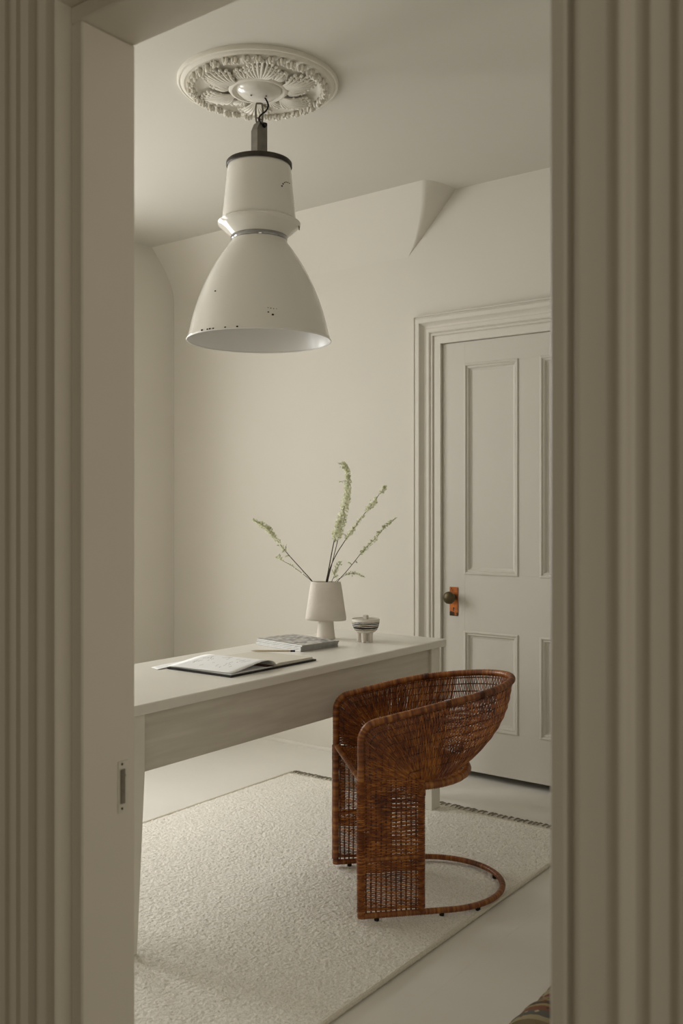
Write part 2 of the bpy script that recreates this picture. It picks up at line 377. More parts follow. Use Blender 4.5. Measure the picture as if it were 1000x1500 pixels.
    def mesh(s, name, mats, smooth=True, angle=35):
        me = bpy.data.meshes.new(name); me.from_pydata(s.v, [], s.f)
        for m in (mats if isinstance(mats, (list, tuple)) else [mats]): me.materials.append(m)
        me.polygons.foreach_set('material_index', s.mi)
        ul = me.uv_layers.new(name='UVMap')
        li = np.empty(len(me.loops), dtype=np.int32); me.loops.foreach_get('vertex_index', li)
        ul.data.foreach_set('uv', np.array(s.uv, dtype=np.float32)[li].ravel())
        if smooth:
            me.polygons.foreach_set('use_smooth', [True] * len(me.polygons))
            me.set_sharp_from_angle(angle=radians(angle))
        me.validate(); me.update(); return me
    def build(s, name, mats, parent=None, smooth=True, angle=35, kind=None, label=None):
        o = bpy.data.objects.new(name, s.mesh(name, mats, smooth, angle)); COL.objects.link(o)
        if parent: o.parent = parent
        if kind: o['kind'] = kind
        if label: o['label'] = label
        return o

def link(name, me, parent=None, loc=None, rot=None):
    o = bpy.data.objects.new(name, me); COL.objects.link(o)
    if parent: o.parent = parent
    if loc is not None: o.location = loc
    if rot is not None: o.rotation_euler = rot
    return o
def thing(name, label, cat, loc=(0, 0, 0), rz=0, group=None):
    o = bpy.data.objects.new(name, None); COL.objects.link(o); o.empty_display_size = 0.1
    o.location = loc; o.rotation_euler = (0, 0, rz); o['label'] = label; o['category'] = cat
    if group: o['group'] = group
    return o
def tag(o, label, cat, group=None):
    o['label'] = label; o['category'] = cat
    if group: o['group'] = group
    return o
def struct(name, bm, m, label=None, smooth=False):
    o = bm.build(name, m, smooth=smooth); o['kind'] = 'structure'
    if label: o['label'] = label; o['category'] = name.split('_')[0]
    return o

# ------------------------------------------------------------------ the setting
YB = 4.17      # far wall plane
XL = -4.449    # left wall
ZC = 2.95      # ceiling
XR = 0.05      # right wall (out of view)
YN0, YN1 = 1.03, 1.145   # doorway wall
OX0, OX1, OZ = -1.3765, -0.446, 2.225    # rough opening of the doorway

# floor boards
fl = MB(); fl.box(XL - 0.1, 2.2, -2.3, YB + 0.25, -0.06, -0.018)
floor = struct('floor', fl, M['gap'], 'white painted board floor of the room and hall')
x = -4.62; bw = 0.36; k = 0
while x < 2.2:
    cuts = [-2.3, [2.905, 1.7, 3.2, 0.9][k % 4], YB + 0.25] if k % 4 != 1 else [-2.3, 0.9, 2.905, YB + 0.25]
    for a, b in zip(cuts[:-1], cuts[1:]):
        p = MB(); p.box(max(x, XL - 0.1) + 0.0001, min(x + bw, 2.2) - 0.0001, a + 0.0001, b - 0.0001, -0.018, 0.0)
        p.build('plank', M['floor'], floor, smooth=False)
    x += bw; k += 1

c = MB(); c.box(XL - 0.1, 2.2, -2.3, YB + 0.25, ZC, ZC + 0.1)
struct('ceiling', c, M['ceiling'], 'flat cream ceiling')

# far wall with a closed door opening (door stands in a recess)
DX0, DX1, DZ = -2.490, -1.532, 2.178
wb = MB()
wb.box(XL - 0.1, DX0 - 0.006, YB, YB + 0.25, 0, ZC); wb.box(DX1 + 0.006, XR + 0.1, YB, YB + 0.25, 0, ZC)
wb.box(DX0 - 0.006, DX1 + 0.006, YB, YB + 0.25, DZ + 0.006, ZC); wb.box(DX0 - 0.006, DX1 + 0.006, YB + 0.22, YB + 0.25, 0, DZ + 0.006)
wb.box(DX0 - 0.006, DX1 + 0.006, YB + 0.14, YB + 0.25, 0, DZ + 0.006)  # unseen backing behind the door, added so no sky light leaks through
struct('wall_back', wb, M['wall'], 'cream far wall with the panelled door in it')

# sloping ceiling strip above the far wall ending in the folded triangular face
sl = MB()
nU, nT = 60, 14
zs, ys = 2.652, 4.170
P = []
for i in range(nU + 1):
    u = i / nU; row = []
    for j in range(nT + 1):
        t = j / nT
        # right-hand border runs from the low point on the wall up to the notch on the ceiling
        xr = -2.693 + t * (-2.474 + 2.693)
        xl = XL - 0.02
        X = xl + (xr - xl) * (1 - (1 - u) ** 1.6)
        Yp = ys - t ** 1.6 * (0.190 + 0.028 * u); Z = zs + t * (ZC - zs + 0.004)
        row.append((X, Yp, Z))
    P.append(row)
# rounded fold then the triangular side face
E0 = P[-1]
for q in range(1, 9):
    s_ = q / 8; row = []
    for j in range(nT + 1):
        t = j / nT; e = E0[j]
        xe = -2.693 + t * (-2.405 + 2.693); ye = YB + 0.004
        # quadratic curve: starts along the slope, ends on the wall
        cx_, cy_ = e[0] + 0.055 * t, e[1] + 0.004 * t
        X = (1 - s_) ** 2 * e[0] + 2 * s_ * (1 - s_) * cx_ + s_ * s_ * xe
        Yv = (1 - s_) ** 2 * e[1] + 2 * s_ * (1 - s_) * cy_ + s_ * s_ * ye
        row.append((X, Yv, e[2]))
    P.append(row)
sl.grid(P)
o = sl.build('trim_1', M['wall'], smooth=True, angle=60); o['kind'] = 'structure'; o['label'] = 'sloping strip of ceiling ending in a folded triangular face'

# left wall with two window openings
wl = MB(); ya = -2.3
segs = [(YN1 - 0.02, WIN_Y[0][0]), (WIN_Y[0][1], WIN_Y[1][0]), (WIN_Y[1][1], YB + 0.02)]
for a, b in segs: wl.box(XL - 0.16, XL, a, b, 0, ZC)
for a, b in WIN_Y: wl.box(XL - 0.16, XL, a, b, 0, WZ0); wl.box(XL - 0.16, XL, a, b, WZ1, ZC)
struct('wall_left', wl, M['wall'], 'cream left wall in shade beyond the doorway')
for i, (a, b) in enumerate(WIN_Y):
    f = MB(); d0, d1 = XL - 0.11, XL - 0.06; t = 0.045
    f.box(d0, d1, a, a + t, WZ0, WZ1, 0.003); f.box(d0, d1, b - t, b, WZ0, WZ1, 0.003)
    f.box(d0, d1, a + t, b - t, WZ0, WZ0 + t, 0.003); f.box(d0, d1, a + t, b - t, WZ1 - t, WZ1, 0.003)
    zm = (WZ0 + WZ1) / 2; f.box(d0, d1, a + t, b - t, zm - 0.02, zm + 0.02, 0.003)
    wn = f.build('window_%d' % (i + 1), M['trim'], smooth=False); wn['kind'] = 'structure'
    for z0, z1 in ((WZ0 + t, zm - 0.02), (zm + 0.02, WZ1 - t)):
        g = MB(); g.box(XL - 0.087, XL - 0.083, a + t, b - t, z0, z1); g.build('pane', M['glass'], wn, smooth=False)
    s_ = MB(); s_.box(XL - 0.05, XL + 0.03, a - 0.05, b + 0.05, WZ0 - 0.03, WZ0 + 0.001, 0.006); s_.build('window_sill', M['trim'], wn, smooth=False)

wr = MB(); wr.box(XR, XR + 0.1, YN1 - 0.02, YB + 0.02, 0, ZC); struct('wall_right', wr, M['wall'])

# doorway wall
wn_ = MB()
wn_.box(XL - 0.1, OX0 - 0.0, YN0, YN1, 0, ZC); wn_.box(OX1, 2.2, YN0, YN1, 0, ZC); wn_.box(OX0, OX1, YN0, YN1, OZ, ZC)
struct('wall_front', wn_, M['wall'], 'wall with the open doorway the view looks through')
# hall behind the camera
h = MB(); h.box(-3.1, -3.0, -2.3, YN0, 0, ZC); struct('wall_hall_left', h, M['halltrim'])
h = MB(); h.box(2.1, 2.2, -2.3, YN0, 0, ZC); struct('wall_hall_right', h, M['halltrim'])
h = MB(); h.box(-3.0, 2.1, -2.4, -2.3, 0, ZC); struct('wall_hall_back', h, M['halltrim'])

# jamb linings of the doorway (proud planks with a nearer recessed lining)
PL = 0.0315
JY0, JY1 = 1.046, 1.165
def jamb(name, fn, label):
    j = MB(); fn(j); o = j.build(name, M['halltrim'], smooth=False); o['kind'] = 'structure'; o['label'] = label; return o
jl = jamb('trim_2', lambda j: j.box(OX0, OX0 + PL, JY0, JY1, 0, OZ - PL, 0.003), 'flat left jamb of the near doorway')
jamb('trim_3', lambda j: j.box(-0.4665, OX1, 1.021, JY1, 0, OZ - PL, 0.003), 'right jamb of the near doorway')
jamb('trim_4', lambda j: j.box(OX0, OX1, JY0, JY1, OZ - PL, OZ, 0.003), 'flat head lining of the near doorway')
# lining between jamb plank and casing: rounded strip
def strip(name, poly, ax, a0, a1, mat, label):
    p = MB(); p.prism(poly, ax, a0, a1); o = p.build(name, mat, smooth=True, angle=50); o['kind'] = 'structure'; o['label'] = label; return o

# near casings: polyline (w outward from opening edge, y), swept up the side
YC = 1.0147
profL = [(-0.001, JY0 + 0.01), (-0.001, YC + 0.010), (0.0, YC + 0.003), (0.003, YC), (0.033, YC + 0.005), (0.036, YC + 0.004), (0.040, YC - 0.003), (0.044, YC - 0.006), (0.048, YC - 0.0055),
         (0.054, YC - 0.001), (0.066, YC + 0.003), (0.084, YC + 0.004), (0.087, YC - 0.002), (0.091, YC - 0.007), (0.096, YC - 0.0065), (0.110, YC - 0.003), (0.113, YC - 0.008), (0.118, YC - 0.011), (0.123, YC - 0.010),
         (0.130, YC - 0.005), (0.146, YC - 0.002), (0.149, YC - 0.012), (0.154, YC - 0.020), (0.160, YC - 0.022), (0.174, YC - 0.021), (0.178, YC - 0.016), (0.178, YN0)]
profR = [(-0.001, JY0 + 0.01), (-0.001, YC + 0.022), (0.005, YC + 0.014), (0.009, YC + 0.008), (0.015, YC - 0.003), (0.018, YC - 0.005), (0.022, YC - 0.004), (0.047, YC + 0.005), (0.049, YC + 0.005),
         (0.058, YC + 0.000), (0.064, YC - 0.008), (0.067, YC - 0.010), (0.071, YC - 0.009), (0.076, YC - 0.003), (0.080, YC + 0.005), (0.082, YC + 0.006), (0.092, YC + 0.002), (0.098, YC - 0.007), (0.101, YC - 0.011), (0.104, YC - 0.011),
         (0.119, YC - 0.003), (0.121, YC - 0.003), (0.127, YC - 0.010), (0.132, YC - 0.019), (0.136, YC - 0.021), (0.172, YC - 0.017), (0.178, YC - 0.012), (0.178, YN0)]
def mitred(name, prof, label, kind):
    m = MB(); A = []; B = []
    for w_, y_ in prof:
        if kind == 'left': a, b = (OX0 - w_, y_, 0), (OX0 - w_, y_, OZ + w_)
        elif kind == 'right': a, b = (OX1 + w_, y_, 0), (OX1 + w_, y_, OZ + w_)
        else: a, b = (OX0 - w_, y_, OZ + w_), (OX1 + w_, y_, OZ + w_)
        A.append(m.addv(a)); B.append(m.addv(b))
    for k in range(len(prof) - 1):
        q = (A[k], A[k + 1], B[k + 1], B[k]); m.face(*(q if kind == 'right' else q[::-1]))
    o = m.build(name, M['halltrim'], smooth=True, angle=50); o['kind'] = 'structure'; o['label'] = label
mitred('trim_5', profL, 'moulded left casing of the near doorway', 'left')
profR = [(w_, YC + (y_ - YC) * (0.72 if y_ < YN0 - 0.0001 else 1)) for w_, y_ in profR]
mitred('trim_6', profR, 'moulded right casing of the near doorway', 'right')
mitred('trim_7', profL, 'moulded head casing of the near doorway', 'head')

# strike plate on the left jamb (painted over, latch slot and two screws)
sp = MB(); X0 = OX0 + PL
sp.box(X0, X0 + 0.0018, 1.124, 1.148, 0.800, 0.893, 0.0006)
st = sp.build('strike_plate', M['strike'], jl, smooth=False, label='painted metal strike plate')
q = MB(); q.tube([(X0 + 0.003, 1.1335, z) for z in np.linspace(0.817, 0.878, 8)], 0.0056, 8, flat=0.5, up=(1, 0, 0)); q.build('latch_slot', M['leadgrey'], st)
for z in (0.8875, 0.8075):
    q = MB(); q.sphere((X0 + 0.0022, 1.1325, z), 0.0024, 8, 6, (0.5, 1, 1)); q.build('screw', M['chip'], st)
q = MB(); q.sphere((X0 + 0.0022, 1.1385, 0.866), 0.0022, 8, 6, (0.5, 1, 1.6)); q.build('screw', M['chip'], st)

# far door casing, mitred profile sweep on the far wall
def u_sweep(prof, x0, x1, z1, ywall, sgn=-1, z0=0.0):
    m = MB(); R = []
    for w_, p_ in prof:
        yv = ywall + sgn * p_
        R.append([m.addv((x0 - w_, yv, z0)), m.addv((x0 - w_, yv, z1 + w_)), m.addv((x1 + w_, yv, z1 + w_)), m.addv((x1 + w_, yv, z0))])
    for a, b in zip(R[:-1], R[1:]):
        for k in range(3): m.face(a[k], a[k + 1], b[k + 1], b[k])
    return m
pf = [(0.0, -0.02), (0.0, 0.010), (0.002, 0.012), (0.036, 0.012), (0.038, 0.008), (0.041, 0.008), (0.043, 0.016), (0.046, 0.0185), (0.052, 0.0185), (0.0545, 0.013), (0.0575, 0.012), (0.060, 0.019),
      (0.064, 0.022), (0.080, 0.022), (0.084, 0.019), (0.092, 0.019), (0.099, 0.024), (0.106, 0.034), (0.109, 0.041), (0.112, 0.043), (0.130, 0.043), (0.134, 0.040), (0.136, 0.030), (0.142, 0.030), (0.144, 0.038), (0.149, 0.038), (0.151, 0.034), (0.151, -0.002)]
cs = u_sweep(pf, DX0 - 0.002, DX1 + 0.002, DZ + 0.002, YB).build('trim_8', M['trim'], smooth=True, angle=25); cs['kind'] = 'structure'; cs['label'] = 'stepped moulded casing around the far door'

# panelled door
door = bpy.data.objects.new('door_1', None); COL.objects.link(door); door.location = ((DX0 + DX1) / 2, YB, 0); door['kind'] = 'structure'; door['label'] = 'closed cream four panel door with an old brass knob'
def part_at(mb, name, mat, parent, off, **k):
    o = mb.build(name, mat, parent, **k); o.location = (-off[0], -off[1], -off[2]); return o
doff = ((DX0 + DX1) / 2, YB, 0)
zt, yf = DZ, YB + 0.006
xs = [DX0, -2.361, -2.072, -1.951, -1.662, DX1]
zz = [0.036, 0.252, 0.730, 1.018, 2.064, zt]
def dbox(x0, x1, z0, z1, name, y0=yf, y1=yf + 0.042):
    m = MB(); m.box(x0, x1, y0, y1, z0, z1, 0.0006); part_at(m, name, M['door'], door, doff, smooth=False)
dbox(xs[0], xs[1], zz[0], zz[5], 'stile'); dbox(xs[4], xs[5], zz[0], zz[5], 'stile')
dbox(xs[1], xs[4], zz[0], zz[1], 'rail'); dbox(xs[1], xs[4], zz[2], zz[3], 'rail'); dbox(xs[1], xs[4], zz[4], zz[5], 'rail')
dbox(xs[2], xs[3], zz[1], zz[2], 'stile'); dbox(xs[2], xs[3], zz[3], zz[4], 'stile')
for (x0, x1) in ((xs[1], xs[2]), (xs[3], xs[4])):
    for (z0, z1) in ((zz[1], zz[2]), (zz[3], zz[4])):
        m = MB(); m.box(x0, x1, yf + 0.014, yf + 0.030, z0, z1); part_at(m, 'panel', M['door'], door, doff, smooth=False)
        prof = [(-0.004, -0.001), (-0.004, 0.003), (0.0, 0.0055), (0.005, 0.0055), (0.008, 0.001), (0.011, -0.002), (0.016, -0.001), (0.020, -0.004), (0.023, -0.0105), (0.027, -0.0125), (0.031, -0.0125), (0.034, -0.016)]
        m = MB(); R = []
        for w_, p_ in prof: R.append([m.addv((a, yf - p_, b)) for a, b in ((x0 + w_, z0 + w_), (x0 + w_, z1 - w_), (x1 - w_, z1 - w_), (x1 - w_, z0 + w_))])
        for a, b in zip(R[:-1], R[1:]):
            for k in range(4): m.face(a[k], b[k], b[(k + 1) % 4], a[(k + 1) % 4])
        part_at(m, 'panel_moulding', M['door'], door, doff, smooth=True, angle=30)
# lock plate and knob
m = MB(); pxc = -2.4235; m.box(pxc - 0.0245, pxc + 0.0245, yf - 0.004, yf, 0.803, 0.948, 0.0015)
pt = part_at(m, 'lock_plate', M['copper'], door, doff, smooth=False, label='worn copper coloured lock plate')
m = MB(); prof = [(0.0, 0.0), (0.017, 0.0), (0.017, 0.004), (0.010, 0.008), (0.0085, 0.022), (0.014, 0.028), (0.027, 0.034), (0.0315, 0.044), (0.030, 0.054), (0.022, 0.062), (0.009, 0.066), (0.0, 0.0665)]
m.lathe(prof, 28)
kb = m.build('knob', M['bronze'], pt); kb.rotation_euler = (radians(90), 0, 0); kb.location = (pxc, yf - 0.004, 0.897)
m = MB(); m.sphere((pxc, yf - 0.004, 0.842), 0.0042, 10, 6, (1, 0.3, 1)); m.box(pxc - 0.002, pxc + 0.002, yf - 0.005, yf - 0.003, 0.828, 0.842); m.build('keyhole', M['chip'], pt)
for z in (0.940, 0.811):
    m = MB(); m.sphere((pxc - 0.012, yf - 0.004, z), 0.003, 8, 5, (1, .4, 1)); m.build('screw', M['chip'], pt)

# quarter-round at the foot of the walls
bb = MB(); bb.prism([(YB, 0), (YB - 0.016, 0), (YB - 0.014, 0.010), (YB - 0.008, 0.018), (YB, 0.021)], 0, XL, DX0 - 0.155)
o = bb.build('baseboard_back', M['trim'], smooth=False); o['kind'] = 'structure'
bb = MB(); bb.prism([(XL, 0), (XL + 0.016, 0), (XL + 0.014, 0.010), (XL + 0.008, 0.018), (XL, 0.021)], 1, YN1, YB - 0.016)
o = bb.build('baseboard_left', M['trim'], smooth=False); o['kind'] = 'structure'

# ------------------------------------------------------------------ rug
RX0, RX1, RY0, RY1 = -3.10, -1.512, 1.30, 3.735
rug = thing('area_rug', 'large cream looped wool rug under the desk and chair', 'rug', ((RX0 + RX1) / 2, (RY0 + RY1) / 2, 0))
ro = ((RX0 + RX1) / 2, (RY0 + RY1) / 2, 0)
nx, ny = 470, 720
def smooth_noise(shape, sig, seed):
    rs = np.random.RandomState(seed); a = rs.randn(*shape)
    fx = np.fft.fftfreq(shape[0])[:, None]; fy = np.fft.fftfreq(shape[1])[None, :]
    g = np.exp(-2 * (pi ** 2) * sig ** 2 * (fx ** 2 + fy ** 2)); b = np.real(np.fft.ifft2(np.fft.fft2(a) * g)); return b / b.std()
hN = smooth_noise((nx + 1, ny + 1), 0.5, 3) * 0.0010 + smooth_noise((nx + 1, ny + 1), 1.6, 4) * 0.0003 + smooth_noise((nx + 1, ny + 1), 30, 5) * 0.0007
X = np.linspace(RX0 + 0.012, RX1 - 0.012, nx + 1)[:, None] * np.ones((1, ny + 1)) + np.random.randn(nx + 1, ny + 1) * 0.0005
Y = np.linspace(RY0, RY1 - 0.055, ny + 1)[None, :] * np.ones((nx + 1, 1)) + np.random.randn(nx + 1, ny + 1) * 0.0005
Z = 0.0115 + np.clip(hN, -0.004, 0.0055)
Z[0, :] = 0.002; Z[-1, :] = 0.002; Z[:, 0] = 0.002; Z[:, -1] = 0.003
vv = np.stack([X - ro[0], Y - ro[1], Z], -1).reshape(-1, 3)
ii = (np.arange(nx)[:, None] * (ny + 1) + np.arange(ny)[None, :]).ravel()
ff = np.stack([ii, ii + ny + 1, ii + ny + 2, ii + 1], -1)
me = bpy.data.meshes.new('pile'); me.from_pydata(vv.tolist(), [], ff.tolist()); me.materials.append(M['pile'])
me.polygons.foreach_set('use_smooth', [True] * len(me.polygons)); me.update()
pile = link('pile', me, rug); pile['kind'] = 'stuff'
for xx in (RX0 + 0.008, RX1 - 0.008):
    m = MB(); n_ = 260
    m.tube([(xx - ro[0] + 0.0006 * sin(i * 1.7), RY0 - ro[1] + (RY1 - 0.03 - RY0) * i / n_, 0.0085 + 0.0007 * sin(i * 2.3)) for i in range(n_ + 1)], [0.0078 + 0.0006 * (i % 2) for i in range(n_ + 1)], 8)
    m.build('edge_binding', M['binding'], rug)
m = MB(); m.box(RX0 - ro[0] + 0.004, RX1 - ro[0] - 0.004, RY1 - 0.058 - ro[1], RY1 - 0.012 - ro[1], 0.0, 0.006, 0.002); m.build('flat_woven_end', M['flatweave'], rug)
m = MB(); xk = RX0 + 0.01
while xk < RX1 - 0.01:
    yy = RY1 - 0.008 + random.uniform(-.004, .004); dx = random.uniform(-.006, .006)
    m.tube([(xk - ro[0], yy - 0.024 - ro[1], 0.008), (xk + dx * .4 + .004 - ro[0], yy - 0.010 - ro[1], 0.011), (xk + dx + .006 - ro[0], yy + 0.006 - ro[1], 0.009), (xk + dx + .010 - ro[0], yy + 0.022 - ro[1], 0.003)], [0.0020, 0.0040, 0.0046, 0.0014], 6, flat=0.8)
    xk += random.uniform(0.017, 0.028)
m.build('knotted_fringe', M['knots'], rug, kind='stuff')

# ------------------------------------------------------------------ desk
desk = thing('writing_desk', 'long off-white painted wooden desk with worn paint, standing on the cream rug', 'desk', (-2.4775, 2.76, 0.012))
dO = (-2.4775, 2.76, 0.012)
def dpart(mb, name, mat, **k):
    o = mb.build(name, mat, desk, **k); o.location = (-dO[0], -dO[1], -dO[2]); return o
TX0, TX1, TY0, TY1 = -2.775, -2.180, 1.845, 3.690
m = MB(); m.box(TX0, TX1, TY0, TY1, 0.7285, 0.760, 0.0035); dpart(m, 'tabletop', M['desktop'], smooth=False)
LT, LB = 0.072, 0.058
for (sx, sy) in ((0, 0), (0, 1), (1, 0), (1, 1)):
    m = MB()
    xo = TX1 - 0.020 if sx else TX0 + 0.020; yo = TY1 - 0.025 if sy else TY0 + 0.025
    dx, dy = (-1 if sx else 1), (-1 if sy else 1)
    rows = []
    for z, wd in ((0.012, 0.070 if sy else 0.042), (0.545, LT), (0.7285, LT)):
        rows.append([m.addv(p) for p in ((xo, yo, z), (xo + dx * wd, yo, z), (xo + dx * wd, yo + dy * wd, z), (xo, yo + dy * wd, z))])
    fl_ = dx * dy > 0
    for a, b in zip(rows[:-1], rows[1:]):
        for k in range(4):
            q = (a[k], a[(k + 1) % 4], b[(k + 1) % 4], b[k]); m.face(*(q if fl_ else q[::-1]))
    m.face(*(rows[0][::-1] if fl_ else rows[0])); m.face(*(rows[-1] if fl_ else rows[-1][::-1]))
    dpart(m, 'leg', M['desk'], smooth=False)
ax0, ax1, ay0, ay1 = TX0 + 0.020, TX1 - 0.020, TY0 + 0.025, TY1 - 0.025
for (a, b, c_, d_) in ((ax1 - 0.034, ax1 - 0.012, ay0 + LT, ay1 - LT), (ax0 + 0.006, ax0 + 0.028, ay0 + LT, ay1 - LT), (ax0 + LT, ax1 - LT, ay1 - 0.028, ay1 - 0.006), (ax0 + LT, ax1 - LT, ay0 + 0.006, ay0 + 0.028)):
    m = MB(); m.box(a, b, c_, d_, 0.546, 0.7285, 0.001); dpart(m, 'apron', M['apron'], smooth=False)

# ------------------------------------------------------------------ rattan chair (local: +x = towards the back, y = across)
CO = (-1.966, 2.655, 0.012); CA = radians(47)
chair = thing('rattan_armchair', 'brown woven rattan barrel armchair with a hoop base standing on the rug', 'chair', CO, CA)
HW = 0.2385; PD = 0.200; RB = 0.0105
def tubeN(pts, step=0.0033):
    pts = [np.asarray(p, float) for p in pts]; out = [pts[0]]
    for a, b in zip(pts[:-1], pts[1:]):
        n = max(1, int(np.linalg.norm(b - a) / step))
        for i in range(1, n + 1): out.append(a + (b - a) * i / n)
    return out
def wrapped(pts, r, name, parent=chair, closed=False, sides=10, label=None):
    P_ = tubeN(pts); rr = [r * (1 + 0.065 * (1 if (i % 2) else -1) + random.uniform(-.03, .03)) for i in range(len(P_))]
    m = MB(); m.tube(P_, rr, sides, closed=closed); return m.build(name, M['pole'], parent, angle=80, label=label)
def zrim(x): return 0.634 + 0.2 * x - 0.06 * max(0, x - 0.3)
def rim_pt(ph):
    C, S = cos(ph), sin(ph); xx = PD + (0.590 - PD) * C; return V(xx, HW * S, zrim(xx))
def seat_pt(ph):
    return V(PD + (0.420 - PD) * cos(ph), HW * sin(ph), 0.428 + 0.006 * cos(ph))
# side frames: front post - rounded corner - top, one continuous bent pole over the back (the rim)
def front_curve(s):
    y = s * HW; rc = 0.050; zt_ = zrim(0.0) - 0.003
    pts = [V(0, y, 0.012 + (zt_ - rc - 0.012) * i / 40) for i in range(41)]
    a0 = math.atan(0.2)
    for i in range(1, 11):
        a = (pi / 2 - a0) * i / 10
        pts.append(V(rc - rc * cos(a), y, zt_ - rc + rc * sin(a) + 0.010 * i / 10))
    xs_, zs_ = pts[-1][0], pts[-1][2]
    for i in range(1, 13):
        xx = xs_ + (PD - xs_) * i / 12; pts.append(V(xx, y, zs_ + (zrim(PD) - zs_) * i / 12))
    return pts
top = front_curve(-1)
top += [rim_pt(radians(-90 + 180 * i / 60)) for i in range(1, 60)]
top += front_curve(1)[::-1]
wrapped(top, 0.0115, 'rim_pole')
for s in (-1, 1):
    wrapped([V(PD, s * HW, 0.012), V(PD, s * HW, 0.425)], RB, 'rear_post')
    wrapped([V(0.012, s * HW, 0.199), V(PD - 0.01, s * HW, 0.199)], 0.0065, 'side_rail')
# hoop base on the floor, one bent pole
RZ = 0.0175
bp = [V(0, -HW, RZ), V(PD, -HW, RZ), V(0.30, -HW * 1.0, RZ)]
bp += [V(0.30 + 0.250 * cos(radians(a)), HW * sin(radians(a)), RZ) for a in range(-86, 87, 4)]
bp += [V(0.30, HW, RZ), V(PD, HW, RZ), V(0, HW, RZ)]
wrapped(bp, 0.0098, 'base_hoop')
for (fx, fy) in ((0.052, -HW), (0.27, -HW), (0.40, -HW * 0.92), (0.052, HW), (0.27, HW), (0.545, 0.03)):
    m = MB(); m.lathe([(0, 0), (0.0075, 0), (0.0085, 0.003), (0.0085, 0.010), (0, 0.0105)], 14, fx, fy); m.build('foot_pad', M['black'], chair, label='black foot pad')
# seat: ring at the back and a straight rail in front
sr = [seat_pt(radians(-90 + 180 * i / 50)) for i in range(51)]
wrapped(sr, 0.0135, 'seat_ring')
wrapped([V(0.004, -HW, 0.450), V(0.004, HW, 0.450)], 0.0095, 'front_seat_rail')
sw = MB()
def half_w(xx):
    if xx <= PD: return HW - 0.004
    t = (xx - PD) / (0.412 - PD); return (HW - 0.004) * sqrt(max(0, 1 - t * t))
def seat_z(xx, y): return 0.448 - 0.018 * min(1, xx / 0.2) - 0.012 * (1 - (y / HW) ** 2)
i = 0; xx = 0.014
while xx < 0.404:
    hw = half_w(xx); n_ = max(4, int(hw * 2 / 0.012)); pts = []
    for k in range(n_ + 1):
        y = -hw + 2 * hw * k / n_; pts.append(V(xx, y, seat_z(xx, y) + (0.0022 if (k + i) % 2 else -0.0022)))
    sw.tube(pts, 0.0024, 4); xx += 0.0056; i += 1
sw.build('woven_seat', M['cane'], chair, kind='stuff', angle=80)
ss = MB()
for k in range(-9, 10):
    y = k * 0.024; xm = PD + (0.412 - PD) * sqrt(max(0, 1 - (y / HW) ** 2))
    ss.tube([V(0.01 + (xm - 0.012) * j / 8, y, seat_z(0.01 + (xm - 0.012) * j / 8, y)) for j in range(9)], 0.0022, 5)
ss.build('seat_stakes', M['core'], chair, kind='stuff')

# leg panels: upright stakes with thin canes woven across; looser low down and towards the back
for s in (-1, 1):
    y0 = s * HW; st_ = MB(); stx = []
    xx = 0.0165
    while xx < PD - 0.010: stx.append(xx); xx += 0.0167
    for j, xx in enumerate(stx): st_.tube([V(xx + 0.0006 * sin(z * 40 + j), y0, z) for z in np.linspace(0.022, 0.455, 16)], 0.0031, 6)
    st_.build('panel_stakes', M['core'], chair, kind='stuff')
    wv = MB(); z = 0.034; i = 0
    while z < 0.452:
        band = 0.150 < z < 0.208 or z > 0.392 or z < 0.040
        step = 0.0042 if band else 0.0060
        pts = []
        zz_ = lambda q: z + 0.0012 * sin(q * 55 + i * 0.35) + random.uniform(-.0004, .0004)
        xs_ = [-0.0125] + stx + [PD + 0.0125]; wrap_y = -0.0118 if i % 2 else 0.0118
        # front half of the upper panel is packed tight
        for j, xx in enumerate(xs_):
            off = 0.0 if j in (0, len(xs_) - 1) else (0.0015 if (i + j) % 2 else -0.0015)
            pts.append(V(xx, y0 + off, zz_(xx)))
            if j == 0: pts += [V(-0.009, y0 - 0.009, zz_(0)), V(0, y0 - 0.0125, zz_(0)), V(0.009, y0 - 0.009, zz_(0))] if s < 0 else [V(-0.009, y0 + 0.009, zz_(0)), V(0, y0 + 0.0125, zz_(0)), V(0.009, y0 + 0.009, zz_(0))]
            elif j == len(xs_) - 2: pts += [V(PD - 0.008, y0 + s * 0.008, zz_(xx)), V(PD, y0 + s * 0.0115, zz_(xx)), V(PD + 0.008, y0 + s * 0.008, zz_(xx))]
            elif j < len(xs_) - 1: pts.append(V((xx + xs_[j + 1]) / 2, y0 + 0.0, zz_(xx + 0.008)))
        wv.tube(pts, 0.00225 + random.uniform(-.0002, .0003), 5)
        if (not band) and z > 0.208:   # extra cane filling the front part
            nf = (len(xs_) if i % 5 in (0, 2, 3) else 7) if s < 0 else 3
            pts = [V(xx, y0 + (0.0015 if (i + j) % 2 == 0 else -0.0015) * (0 if j in (0, len(xs_) - 1) else 1), z + 0.0029 + random.uniform(-.0004, .0004)) for j, xx in enumerate(xs_[:nf])]
            wv.tube(pts, 0.0020, 5)
        z += step * random.uniform(.93, 1.07); i += 1
    wv.build('woven_leg_panel', M['cane'], chair, kind='stuff', angle=80)

